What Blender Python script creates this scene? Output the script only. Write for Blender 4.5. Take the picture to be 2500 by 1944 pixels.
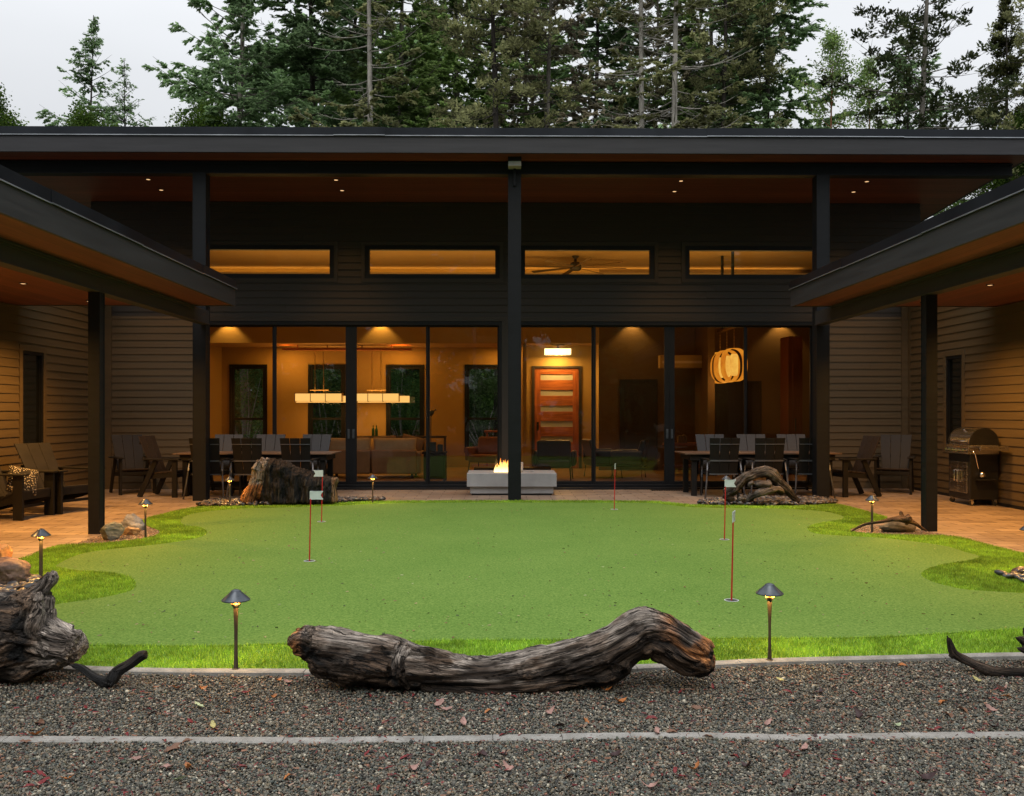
import bpy, bmesh, math, random
import numpy as np
from mathutils import Vector, Matrix
R = math.radians
PI = math.pi
random.seed(7)
for o in list(bpy.data.objects): bpy.data.objects.remove(o)
scene = bpy.context.scene
COL = scene.collection

# ------------------------------------------------------------ camera
F, CU, HV, EYE = 2200.0, 1250.0, 1007.0, 1.45
YAW = math.atan(25.0 / F)
cam_d = bpy.data.cameras.new("camera"); cam = bpy.data.objects.new("camera", cam_d); COL.objects.link(cam)
cam.location = (0, 0, EYE); cam.rotation_euler = (R(90), 0, -YAW)
cam_d.sensor_width = 36; cam_d.lens = F / 2500 * 36
cam_d.shift_y = 35.0 / 2500
cam_d.clip_end = 3000; cam_d.clip_start = .05
scene.camera = cam

# ------------------------------------------------------------ world: overcast dusk sky
SKY_S, SUN_S, EXPO = .10, 1.25, 0.0
SUN_EL, SUN_ROT = R(60), R(196)
w = bpy.data.worlds.new("World"); scene.world = w; w.use_nodes = True
nt = w.node_tree; nt.nodes.clear()
out = nt.nodes.new('ShaderNodeOutputWorld'); bg = nt.nodes.new('ShaderNodeBackground')
sky = nt.nodes.new('ShaderNodeTexSky'); sky.sky_type = 'NISHITA'; sky.sun_disc = False
sky.sun_elevation = SUN_EL; sky.sun_rotation = SUN_ROT; sky.dust_density = 6; sky.air_density = 1.0
hs = nt.nodes.new('ShaderNodeHueSaturation'); hs.inputs['Saturation'].default_value = .15
nt.links.new(sky.outputs[0], hs.inputs['Color'])
tc = nt.nodes.new('ShaderNodeTexCoord'); sx = nt.nodes.new('ShaderNodeSeparateXYZ')
nt.links.new(tc.outputs['Generated'], sx.inputs[0])
# overcast dome: zenith about three times the horizon
mr = nt.nodes.new('ShaderNodeMapRange'); mr.inputs['From Min'].default_value = .16; mr.inputs['From Max'].default_value = 1
mr.inputs['To Min'].default_value = 7.0; mr.inputs['To Max'].default_value = 17.0
nt.links.new(sx.outputs['Z'], mr.inputs['Value'])
ns = nt.nodes.new('ShaderNodeTexNoise'); ns.inputs['Scale'].default_value = 1.6; ns.inputs['Detail'].default_value = 4
mpn = nt.nodes.new('ShaderNodeMapping'); mpn.inputs['Scale'].default_value = (1, 1, 3)
nt.links.new(tc.outputs['Generated'], mpn.inputs[0]); nt.links.new(mpn.outputs[0], ns.inputs['Vector'])
mr2 = nt.nodes.new('ShaderNodeMapRange'); mr2.inputs['From Min'].default_value = .3; mr2.inputs['From Max'].default_value = .7
mr2.inputs['To Min'].default_value = .93; mr2.inputs['To Max'].default_value = 1.07
nt.links.new(ns.outputs[0], mr2.inputs['Value'])
mm = nt.nodes.new('ShaderNodeMath'); mm.operation = 'MULTIPLY'
nt.links.new(mr.outputs[0], mm.inputs[0]); nt.links.new(mr2.outputs[0], mm.inputs[1])
cmb = nt.nodes.new('ShaderNodeVectorMath'); cmb.operation = 'SCALE'; cmb.inputs[0].default_value = (.955, .985, 1.03)
nt.links.new(mm.outputs[0], cmb.inputs['Scale'])
mx = nt.nodes.new('ShaderNodeMix'); mx.data_type = 'RGBA'; mx.inputs[0].default_value = .9
nt.links.new(hs.outputs[0], mx.inputs[6]); nt.links.new(cmb.outputs[0], mx.inputs[7])
nt.links.new(mx.outputs[2], bg.inputs[0]); bg.inputs[1].default_value = SKY_S
nt.links.new(bg.outputs[0], out.inputs[0])
sun_d = bpy.data.lights.new("sun", 'SUN'); sun = bpy.data.objects.new("sun", sun_d); COL.objects.link(sun)
sun_d.energy = SUN_S; sun_d.angle = R(40); sun_d.color = (1, .96, .9)
sun.rotation_euler = (R(90) - SUN_EL, 0, R(180) - SUN_ROT + R(0))
scene.view_settings.view_transform = 'Standard'; scene.view_settings.look = 'None'
scene.view_settings.exposure = EXPO; scene.view_settings.gamma = 1
scene.render.engine = 'CYCLES'
try:
    scene.cycles.max_bounces = 7; scene.cycles.transparent_max_bounces = 12
    scene.cycles.diffuse_bounces = 3; scene.cycles.glossy_bounces = 3
    scene.cycles.sample_clamp_indirect = 4
except Exception: pass

# ------------------------------------------------------------ measuring helpers (metres from the photograph)
def _d(u):
    a = YAW
    return (u - CU) * math.cos(a) + F * math.sin(a), F * math.cos(a) - (u - CU) * math.sin(a)
def G(u, v, z=0.0):
    dx, dy = _d(u); t = (z - EYE) / (HV - v); return (t * dx, t * dy)
def P(u, v, Y):
    dx, dy = _d(u); t = Y / dy; return (t * dx, Y, EYE + t * (HV - v))
def XU(u, Y): return P(u, HV, Y)[0]
def ZV(v, Y): return EYE + Y * (HV - v) / F

# ------------------------------------------------------------ numpy noise
_rng = np.random.RandomState(5)
_tab = _rng.rand(64, 64, 64).astype(np.float32)
def vnoise(p):
    p = np.asarray(p, dtype=np.float64); i = np.floor(p).astype(int); f = p - i; f = f * f * (3 - 2 * f)
    r = 0
    for dx in (0, 1):
        for dy in (0, 1):
            for dz in (0, 1):
                wv = (f[:, 0] if dx else 1 - f[:, 0]) * (f[:, 1] if dy else 1 - f[:, 1]) * (f[:, 2] if dz else 1 - f[:, 2])
                r = r + wv * _tab[(i[:, 0] + dx) % 64, (i[:, 1] + dy) % 64, (i[:, 2] + dz) % 64]
    return r * 2 - 1
def fbm(p, o=4):
    r = 0; a = .5; p = np.asarray(p, dtype=np.float64)
    for k in range(o): r = r + a * vnoise(p + k * 17.3); p = p * 2.03; a *= .5
    return r

# ------------------------------------------------------------ mesh helpers
def frame(d):
    d = Vector(d).normalized(); up = Vector((0, 0, 1)) if abs(d.z) < .95 else Vector((0, 1, 0))
    x = d.cross(up).normalized(); y = x.cross(d).normalized(); return x, y, d
class MB:
    def __init__(s): s.v = []; s.f = []
    def add(s, vs, fs):
        b = len(s.v); s.v += [tuple(v) for v in vs]; s.f += [tuple(b + i for i in f) for f in fs]; return s
    def box(s, x0, x1, y0, y1, z0, z1, rz=0, piv=None):
        vs = [(x, y, z) for z in (z0, z1) for (x, y) in ((x0, y0), (x1, y0), (x1, y1), (x0, y1))]
        if rz:
            c, q = math.cos(rz), math.sin(rz); px, py = piv or ((x0 + x1) / 2, (y0 + y1) / 2)
            vs = [(px + (x - px) * c - (y - py) * q, py + (x - px) * q + (y - py) * c, z) for x, y, z in vs]
        return s.add(vs, [(0, 3, 2, 1), (4, 5, 6, 7), (0, 1, 5, 4), (1, 2, 6, 5), (2, 3, 7, 6), (3, 0, 4, 7)])
    def obox(s, a, b, w, h, up=None):
        """bar from a to b; w across, h along 'up'"""
        a = Vector(a); b = Vector(b); d = (b - a).normalized()
        u = Vector(up) if up else (Vector((0, 0, 1)) if abs(d.z) < .95 else Vector((0, 1, 0)))
        x = d.cross(u).normalized(); y = x.cross(d).normalized()
        vs = []
        for p in (a, b):
            for i, j in ((-1, -1), (1, -1), (1, 1), (-1, 1)): vs.append(p + x * i * w / 2 + y * j * h / 2)
        return s.add(vs, [(0, 1, 2, 3), (7, 6, 5, 4), (0, 4, 5, 1), (1, 5, 6, 2), (2, 6, 7, 3), (3, 7, 4, 0)])
    def tube(s, pts, rs, n=10, cap=True):
        pts = [Vector(p) for p in pts]
        if not hasattr(rs, '__len__'): rs = [rs] * len(pts)
        vs = []; x = None
        for i, p in enumerate(pts):
            d = (pts[min(i + 1, len(pts) - 1)] - pts[max(i - 1, 0)]).normalized()
            if x is None: x, y, _ = frame(d)
            else:
                x = (x - d * x.dot(d)).normalized(); y = x.cross(d).normalized() * -1
                y = d.cross(x).normalized()
            for k in range(n):
                t = 2 * PI * k / n; vs.append(p + (x * math.cos(t) + y * math.sin(t)) * rs[i])
        fs = []
        for i in range(len(pts) - 1):
            for k in range(n):
                a = i * n + k; b = i * n + (k + 1) % n; fs.append((a, b, b + n, a + n))
        if cap:
            fs.append(tuple(range(n))[::-1]); fs.append(tuple((len(pts) - 1) * n + k for k in range(n)))
        return s.add(vs, fs)
    def lathe(s, prof, c=(0, 0, 0), n=24):
        vs = []; fs = []
        for r, z in prof:
            for k in range(n):
                t = 2 * PI * k / n; vs.append((c[0] + r * math.cos(t), c[1] + r * math.sin(t), c[2] + z))
        for i in range(len(prof) - 1):
            for k in range(n):
                a = i * n + k; b = i * n + (k + 1) % n; fs.append((a, b, b + n, a + n))
        fs.append(tuple(range(n))[::-1]); fs.append(tuple((len(prof) - 1) * n + k for k in range(n)))
        return s.add(vs, fs)
    def prism(s, poly, d, off):
        """poly: 2D points mapped by d(p)->3D ; off: extrusion vector"""
        a = [Vector(d(p)) for p in poly]; b = [p + Vector(off) for p in a]; n = len(a)
        return s.add(a + b, [tuple(range(n))[::-1], tuple(range(n, 2 * n))] + [(i, (i + 1) % n, n + (i + 1) % n, n + i) for i in range(n)])
    def xform(s, M):
        s.v = [tuple(M @ Vector(v)) for v in s.v]; return s
    def build(s, name, mat, parent=None, smooth=False, bevel=0, loc=None):
        me = bpy.data.meshes.new(name); me.from_pydata(s.v, [], s.f); me.update()
        bm = bmesh.new(); bm.from_mesh(me); bmesh.ops.recalc_face_normals(bm, faces=bm.faces); bm.to_mesh(me); bm.free()
        return obj(name, me, mat, parent, smooth, bevel)
def obj(name, me, mat, parent=None, smooth=False, bevel=0):
    o = bpy.data.objects.new(name, me); COL.objects.link(o)
    if mat: me.materials.append(mat)
    if smooth:
        me.polygons.foreach_set('use_smooth', [True] * len(me.polygons))
        if smooth == 'auto': me.set_sharp_from_angle(angle=R(40))
    if parent: o.parent = parent
    if bevel:
        m = o.modifiers.new('bevel', 'BEVEL'); m.width = bevel; m.segments = 2; m.limit_method = 'ANGLE'
    return o
def np_mesh(name, V, Fc, cols=None):
    """V (n,3), Fc (m,k) constant k"""
    me = bpy.data.meshes.new(name); n, (m, k) = len(V), Fc.shape
    me.vertices.add(n); me.vertices.foreach_set('co', np.asarray(V, dtype=np.float32).ravel())
    me.loops.add(m * k); me.loops.foreach_set('vertex_index', np.asarray(Fc, dtype=np.int32).ravel())
    me.polygons.add(m); me.polygons.foreach_set('loop_start', np.arange(0, m * k, k, dtype=np.int32))
    try: me.polygons.foreach_set('loop_total', np.full(m, k, dtype=np.int32))
    except Exception: pass
    me.update(calc_edges=True)
    if cols is not None:
        at = me.color_attributes.new('tint', 'FLOAT_COLOR', 'POINT')
        c4 = np.ones((n, 4), dtype=np.float32); c4[:, :3] = cols; at.data.foreach_set('color', c4.ravel())
    return me
def tag(o, label=None, cat=None, group=None, kind=None):
    if label: o['label'] = label
    if cat: o['category'] = cat
    if group: o['group'] = group
    if kind: o['kind'] = kind
    return o
def empty(name, loc=(0, 0, 0), rz=0, label=None, cat=None, group=None):
    o = bpy.data.objects.new(name, None); COL.objects.link(o); o.empty_display_size = .1
    o.location = loc; o.rotation_euler = (0, 0, rz); return tag(o, label, cat, group)
def copy_tree(o, parent=None):
    c = o.copy(); COL.objects.link(c); c.parent = parent
    for ch in o.children: copy_tree(ch, c)
    return c
def lamp(kind, loc, power, color, size=.1, parent=None, spot=120, blend=.6, rot=(0, 0, 0)):
    d = bpy.data.lights.new('lamp_light', kind); o = bpy.data.objects.new('lamp_light', d); COL.objects.link(o)
    d.energy = power; d.color = color
    if kind == 'AREA': d.size = size
    else: d.shadow_soft_size = size
    if kind == 'SPOT': d.spot_size = R(spot); d.spot_blend = blend
    o.location = loc; o.rotation_euler = rot
    if parent: o.parent = parent
    return o

# ------------------------------------------------------------ materials
def new_mat(name):
    m = bpy.data.materials.new(name); m.use_nodes = True; t = m.node_tree; b = t.nodes['Principled BSDF']; return m, t, b
def N(t, typ, **k):
    n = t.nodes.new(typ)
    for a, v in k.items():
        if a in n.inputs: n.inputs[a].default_value = v
        else: setattr(n, a, v)
    return n
def coords(t, kind='Object', scale=(1, 1, 1), attr=None, rot=(0, 0, 0)):
    if attr: s = N(t, 'ShaderNodeAttribute', attribute_name=attr).outputs['Vector']
    else: s = t.nodes.new('ShaderNodeTexCoord').outputs[kind]
    m = t.nodes.new('ShaderNodeMapping'); m.inputs['Scale'].default_value = scale; m.inputs['Rotation'].default_value = rot
    t.links.new(s, m.inputs[0]); return m.outputs[0]
def ramp(t, src, stops):
    r = t.nodes.new('ShaderNodeValToRGB'); e = r.color_ramp.elements
    while len(e) < len(stops): e.new(.5)
    for i, (p, c) in enumerate(stops):
        e[i].position = p; e[i].color = (*c, 1) if len(c) == 3 else c
    t.links.new(src, r.inputs[0]); return r.outputs[0]
def noise(t, vec, scale, detail=6, rough=.6):
    n = N(t, 'ShaderNodeTexNoise'); n.inputs['Scale'].default_value = scale; n.inputs['Detail'].default_value = detail
    n.inputs['Roughness'].default_value = rough; t.links.new(vec, n.inputs['Vector']); return n.outputs[0]
def mixc(t, f, a, b, mode='MIX'):
    m = t.nodes.new('ShaderNodeMix'); m.data_type = 'RGBA'; m.blend_type = mode
    for i, s in ((0, f), (6, a), (7, b)):
        if hasattr(s, 'is_linked'): t.links.new(s, m.inputs[i])
        else: m.inputs[i].default_value = s if i == 0 else (*s, 1)
    return m.outputs[2]
def bump(t, b, src, strength=.3, dist=.01, prev=None):
    n = t.nodes.new('ShaderNodeBump'); n.inputs['Strength'].default_value = strength; n.inputs['Distance'].default_value = dist
    t.links.new(src, n.inputs['Height'])
    if prev: t.links.new(prev, n.inputs['Normal'])
    t.links.new(n.outputs[0], b.inputs['Normal']); return n.outputs[0]
def sc(c, k): return tuple(min(1, x * k) for x in c)
def pm(name, c, var=.25, scale=3, rough=.6, bmp=.2, bscale=40, bdist=.003, stretch=(1, 1, 1), metal=0, rvar=.1, c2=None, spec=None, coat=0, kind='Object'):
    m, t, b = new_mat(name)
    v = coords(t, kind, stretch)
    n1 = noise(t, v, scale, 5)
    col = ramp(t, n1, [(.3, sc(c, 1 - var)), (.7, c2 or sc(c, 1 + var))]); t.links.new(col, b.inputs['Base Color'])
    n2 = noise(t, v, bscale, 4)
    if bmp: bump(t, b, n2, bmp, bdist)
    mrn = t.nodes.new('ShaderNodeMapRange'); mrn.inputs['To Min'].default_value = max(.02, rough - rvar); mrn.inputs['To Max'].default_value = min(1, rough + rvar)
    t.links.new(n1, mrn.inputs['Value']); t.links.new(mrn.outputs[0], b.inputs['Roughness'])
    b.inputs['Metallic'].default_value = metal
    if spec is not None: b.inputs['Specular IOR Level'].default_value = spec
    if coat: b.inputs['Coat Weight'].default_value = coat
    return m
def emit(name, c, s):
    m, t, b = new_mat(name); b.inputs['Base Color'].default_value = (*sc(c, .5), 1)
    b.inputs['Emission Color'].default_value = (*c, 1); b.inputs['Emission Strength'].default_value = s; return m
def glass(name, tint=(1, 1, 1), ior=1.5, boost=1.0):
    m, t, b = new_mat(name); t.nodes.remove(b)
    o = t.nodes['Material Output']; tr = N(t, 'ShaderNodeBsdfTransparent'); tr.inputs[0].default_value = (*tint, 1)
    gl = N(t, 'ShaderNodeBsdfGlossy'); gl.inputs['Roughness'].default_value = .015
    fr = N(t, 'ShaderNodeFresnel'); fr.inputs[0].default_value = ior
    mu = N(t, 'ShaderNodeMath', operation='MULTIPLY'); mu.inputs[1].default_value = boost; t.links.new(fr.outputs[0], mu.inputs[0])
    ms = N(t, 'ShaderNodeMixShader'); t.links.new(mu.outputs[0], ms.inputs[0]); t.links.new(tr.outputs[0], ms.inputs[1]); t.links.new(gl.outputs[0], ms.inputs[2])
    # faint waviness of the panes
    v = coords(t, 'Object'); nn = noise(t, v, 1.3, 1); bp = t.nodes.new('ShaderNodeBump'); bp.inputs['Strength'].default_value = .06; bp.inputs['Distance'].default_value = .02
    t.links.new(nn, bp.inputs['Height']); t.links.new(bp.outputs[0], gl.inputs['Normal'])
    t.links.new(ms.outputs[0], o.inputs[0]); return m

WARM = (1.0, .48, .12); WARM2 = (1.0, .56, .15); WARM3 = (1., .47, .085)
M = {}
M['black_wood'] = pm('painted_dark_timber', (.0065, .0075, .009), .25, 2.5, .6, .25, 60, .002, (1, 1, 6), spec=.25)
M['fascia'] = pm('dark_fascia_board', (.028, .0275, .031), .3, 3, .62, .35, 30, .002, (.35, 6, 6))
M['fascia_side'] = pm('dark_fascia_board_side', (.027, .026, .027), .3, 3, .6, .35, 30, .002, (6, .35, 6))
M['flash'] = pm('dark_metal_flashing', (.014, .017, .023), .3, 1.2, .42, .1, 8, .002, (1, 1, .3), metal=.5, rvar=.14)
M['drip'] = pm('bare_metal_edge', (.42, .44, .48), .2, 3, .4, .05, 20, .001, metal=.8)
M['roofing'] = pm('roof_membrane', (.05, .05, .055), .3, 1, .85)
def soffit_mat(name, axis):
    m, t, b = new_mat(name)
    v = coords(t, 'Object', (1, 1, 1)); sp = t.nodes.new('ShaderNodeSeparateXYZ'); t.links.new(v, sp.inputs[0])
    a = sp.outputs['Y' if axis == 'x' else 'X']
    mu = N(t, 'ShaderNodeMath', operation='MULTIPLY'); mu.inputs[1].default_value = 1 / .13; t.links.new(a, mu.inputs[0])
    fr = N(t, 'ShaderNodeMath', operation='FRACT'); t.links.new(mu.outputs[0], fr.inputs[0])
    fl = N(t, 'ShaderNodeMath', operation='FLOOR'); t.links.new(mu.outputs[0], fl.inputs[0])
    wn = N(t, 'ShaderNodeTexWhiteNoise', noise_dimensions='1D'); t.links.new(fl.outputs[0], wn.inputs['W'])
    st = (.5, 14, 1) if axis == 'x' else (14, .5, 1)
    g = noise(t, coords(t, 'Object', st), 3, 6)
    base = ramp(t, g, [(.3, (.115, .034, .020)), (.7, (.20, .062, .034))])
    pv = ramp(t, wn.outputs['Value'], [(0, (.75, .75, .75)), (1, (1.2, 1.15, 1.1))])
    c = mixc(t, 1.0, base, pv, 'MULTIPLY')
    gr = ramp(t, fr.outputs[0], [(0, (.25, .25, .25)), (.05, (1, 1, 1))])
    c = mixc(t, 1.0, c, gr, 'MULTIPLY'); t.links.new(c, b.inputs['Base Color']); b.inputs['Roughness'].default_value = .5
    bump(t, b, gr, .3, .004); return m
M['soffit_x'] = soffit_mat('red_tongue_and_groove_soffit', 'x')
M['soffit_y'] = soffit_mat('red_tongue_and_groove_wing_soffit', 'y')
M['siding'] = pm('taupe_lap_siding', (.086, .058, .026), .12, 2.2, .68, .35, 18, .0015, (.6, .6, 9))
M['siding_shaded'] = pm('shaded_taupe_lap_siding', (.026, .0215, .017), .14, 2.2, .72, .35, 18, .0015, (.6, .6, 9))  # upper wall siding, shade under the roof put into the colour
M['trim'] = pm('siding_trim', (.06, .045, .03), .1, 2, .65)
M['frame'] = pm('black_window_frame', (.007, .0075, .009), .2, 5, .5, .05, spec=.3)
M['glass'] = glass('clear_pane', (.93, .94, .93), 1.48, 1.5)
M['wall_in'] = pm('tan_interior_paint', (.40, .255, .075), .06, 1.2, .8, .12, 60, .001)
M['wall_in_dark'] = pm('dimmed_interior_paint', (.14, .085, .032), .10, 1.2, .75, .12, 60, .001)  # partition paint darkened, its lack of lamplight put into the colour
M['ceil_in'] = pm('interior_ceiling_paint', (.48, .31, .12), .05, 1, .85, .05)
M['ledge_in'] = pm('interior_ledge', (.6, .45, .25), .05, 1, .8, .05)
M['floor_in'] = pm('interior_oak_floor', (.26, .16, .075), .25, 2, .3, .1, 30, .001, (.6, 7, 1))
M['door_dark'] = pm('dark_interior_door', (.035, .025, .018), .2, 3, .55, .1, 20, .001, (4, 4, .5))
M['cherry'] = pm('red_stained_fir', (.34, .085, .022), .35, 2.2, .4, .2, 20, .001, (.8, .8, 8), c2=(.52, .17, .045))
M['cherry_v'] = pm('red_stained_fir_upright', (.36, .09, .024), .35, 2.2, .4, .2, 20, .001, (9, 9, .8), c2=(.50, .15, .04))
M['frost'] = pm('frosted_glass', (.42, .42, .36), .05, 4, .35, .05)
M['poly'] = pm('black_poly_lumber', (.010, .009, .0085), .2, 6, .6, .3, 90, .001, spec=.25)
M['poly_brown'] = pm('dark_brown_poly_lumber', (.026, .018, .015), .2, 6, .55, .35, 90, .001, (1, 1, 1), spec=.3)
M['cabinet'] = pm('dark_red_brown_cabinet_wood', (.13, .036, .012), .3, 2.2, .45, .2, 20, .001, (9, 9, .8))
M['poly_mid'] = pm('dark_grey_brown_poly_lumber', (.020, .018, .018), .2, 6, .6, .35, 90, .001, spec=.25)
M['poly_grey'] = pm('grey_poly_lumber', (.045, .046, .051), .15, 30, .6, .4, 120, .001, spec=.35)
M['tabletop'] = pm('brown_slatted_tabletop', (.12, .072, .046), .2, 6, .42, .2, 40, .001, (.6, 6, 1))
M['alu'] = pm('dark_grey_aluminium', (.10, .105, .12), .1, 8, .42, .05, 30, .001, metal=.4)
M['concrete'] = pm('pale_cast_concrete', (.33, .33, .335), .14, 4, .75, .3, 50, .002)
M['lamp_metal'] = pm('weathered_dark_zinc_shade', (.075, .088, .105), .25, 20, .32, .12, 60, .001, metal=.3)
M['lamp_post'] = pm('dark_bronze_lamp_post', (.075, .055, .042), .2, 20, .5, .1, 60, .001, metal=.2)
M['red_rod'] = pm('red_flag_rod', (.55, .02, .025), .1, 20, .35, 0)
M['white_pl'] = pm('white_flag_plate', (.62, .68, .68), .05, 20, .45, .05)
M['steel'] = pm('brushed_stainless', (.62, .60, .58), .08, 3, .26, .1, 40, .0005, (1, 1, 14), metal=1, rvar=.06)
M['black_enamel'] = pm('black_enamel', (.012, .012, .013), .2, 6, .35, .04)
M['chrome'] = pm('chrome', (.8, .78, .76), .03, 5, .12, 0, metal=1, rvar=.04)
M['rubber'] = pm('black_rubber', (.02, .02, .02), .2, 8, .8)
M['sofa'] = pm('tan_sofa_cloth', (.50, .37, .21), .12, 5, .9, .5, 150, .002)
M['sofa_base'] = pm('brown_sofa_leather', (.30, .17, .075), .15, 5, .55, .3, 60, .002)
M['cushion'] = pm('ochre_cushion_cloth', (.24, .14, .055), .12, 5, .9, .5, 150, .002)
M['leather_black'] = pm('black_leather', (.022, .018, .015), .25, 5, .32, .3, 30, .003)
M['leather_brown'] = pm('red_brown_leather', (.16, .055, .025), .25, 5, .4, .3, 30, .003)
M['brass'] = pm('aged_brass', (.55, .36, .14), .15, 8, .35, .1, metal=.9)
M['bottle'] = pm('dark_green_bottle_glass', (.012, .045, .015), .1, 8, .08, 0)
# ============================================================ THE MAIN HOUSE
YW = 17.1; EXPO_B = .134
def siding_rect(mb, x0, x1, z0, z1, y=YW):
    """lap boards on a wall facing -Y between x0..x1, z0..z1 (courses share one grid)"""
    k = math.floor(z0 / EXPO_B)
    while k * EXPO_B < z1 - 1e-4:
        a = k * EXPO_B; b = a + EXPO_B; za, zb = max(a, z0), min(b, z1); k += 1
        if zb - za < .004: continue
        fa = (za - a) / EXPO_B; fb = (zb - a) / EXPO_B
        rj = random.Random(int(k * 977 + round(x0 * 100))); cx = [x0]; xx_ = x0 + rj.uniform(.4, 3.2)
        while xx_ < x1 - .3: cx.append(xx_); xx_ += rj.uniform(2.4, 3.66)
        cx.append(x1)
        for q in range(len(cx) - 1):
            a_, b_ = cx[q] + (.0012 if q else 0), cx[q + 1] - (.0012 if q < len(cx) - 2 else 0); off = rj.uniform(0, .003)
            ya = y - .020 - off + .016 * fa; yb = y - .020 - off + .016 * fb
            mb.add([(a_, ya, za), (b_, ya, za), (b_, yb, zb), (a_, yb, zb), (a_, y, za), (b_, y, za), (a_, y, zb), (b_, y, zb)],
                   [(0, 1, 2, 3), (0, 4, 5, 1), (0, 3, 6, 4), (1, 5, 7, 2), (3, 2, 7, 6)])
def siding_side(mb, X, sgn, y0, y1, z0, z1):
    """lap boards on a wall in the plane x = X, its face looking towards sgn*X"""
    t = MB(); siding_rect(t, y0, y1, z0, z1, 0)
    vs = [(X - sgn * v[1], v[0], v[2]) for v in t.v]
    mb.add(vs, t.f)

house = empty('house', (0, YW, 0), 0, 'long dark house with overhanging roof, glass sliding doors and clerestory windows', 'house')
# children are modelled in world coordinates
def hpart(o, p=house):
    o.parent = p; o.matrix_parent_inverse = p.matrix_world.inverted() if False else Matrix.Translation(-Vector(p.location)); return o
DT = ZV(785, YW)                       # door head
WX0, WX1, WZ1 = -7.75, 7.97, 5.43
cl = [(498, 805), (902, 1209), (1282, 1586.5), (1683.5, 1987)]
clx = [(XU(a, YW), XU(b, YW)) for a, b in cl]; cz0, cz1 = ZV(670, YW), ZV(611, YW); fm = .085
ldx = (XU(486, YW), XU(1225, YW)); rdx = (XU(1262, YW), XU(1992, YW))
mb = MB(); back = MB()
def wrect(x0, x1, z0, z1):
    siding_rect(mb, x0, x1, z0, z1); back.box(x0, x1, YW, YW + .2, z0, z1)
for a_, b_ in ((WX0, ldx[0] - .09), (rdx[1] + .09, WX1)): mlow = MB(); siding_rect(mlow, a_, b_, 0, DT + .09); hpart(mlow.build('lower_wall', M['siding'])); back.box(a_, b_, YW, YW + .2, 0, DT + .09)
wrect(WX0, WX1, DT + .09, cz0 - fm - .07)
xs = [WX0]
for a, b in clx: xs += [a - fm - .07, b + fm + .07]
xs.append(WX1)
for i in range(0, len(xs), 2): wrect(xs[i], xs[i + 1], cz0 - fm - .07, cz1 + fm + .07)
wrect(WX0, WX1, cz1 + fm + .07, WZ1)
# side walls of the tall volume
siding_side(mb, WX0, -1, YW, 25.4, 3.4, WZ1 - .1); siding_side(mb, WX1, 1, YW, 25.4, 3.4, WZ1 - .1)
hpart(mb.build('wall', M['siding_shaded'])); hpart(back.build('wall_core', M['trim']))
# trim round doors and windows
tb = MB()
for a, b in clx:
    tb.box(a - fm - .07, b + fm + .07, YW - .03, YW + .2, cz1 + fm, cz1 + fm + .07); tb.box(a - fm - .07, b + fm + .07, YW - .03, YW + .2, cz0 - fm - .07, cz0 - fm)
    tb.box(a - fm - .07, a - fm, YW - .03, YW + .2, cz0 - fm, cz1 + fm); tb.box(b + fm, b + fm + .07, YW - .03, YW + .2, cz0 - fm, cz1 + fm)
tb.box(ldx[0] - .09, rdx[1] + .09, YW - .032, YW + .2, DT, DT + .09)
tb.box(ldx[0] - .09, ldx[0], YW - .03, YW + .2, 0, DT); tb.box(ldx[1], rdx[0], YW - .03, YW + .2, 0, DT); tb.box(rdx[1], rdx[1] + .09, YW - .03, YW + .2, 0, DT)
hpart(tb.build('wall_trim', M['siding_shaded']))
for a, b in clx:
    f = MB(); f.box(a - fm, b + fm, YW - .012, YW + .1, cz1, cz1 + fm).box(a - fm, b + fm, YW - .012, YW + .1, cz0 - fm, cz0).box(a - fm, a, YW - .012, YW + .1, cz0, cz1).box(b, b + fm, YW - .012, YW + .1, cz0, cz1)
    wobj = hpart(f.build('clerestory_window', M['frame']))
    g = MB(); g.add([(a, YW + .05, cz0), (b, YW + .05, cz0), (b, YW + .05, cz1), (a, YW + .05, cz1)], [(0, 1, 2, 3)]); gp = g.build('pane', M['glass']); gp.parent = wobj
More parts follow.
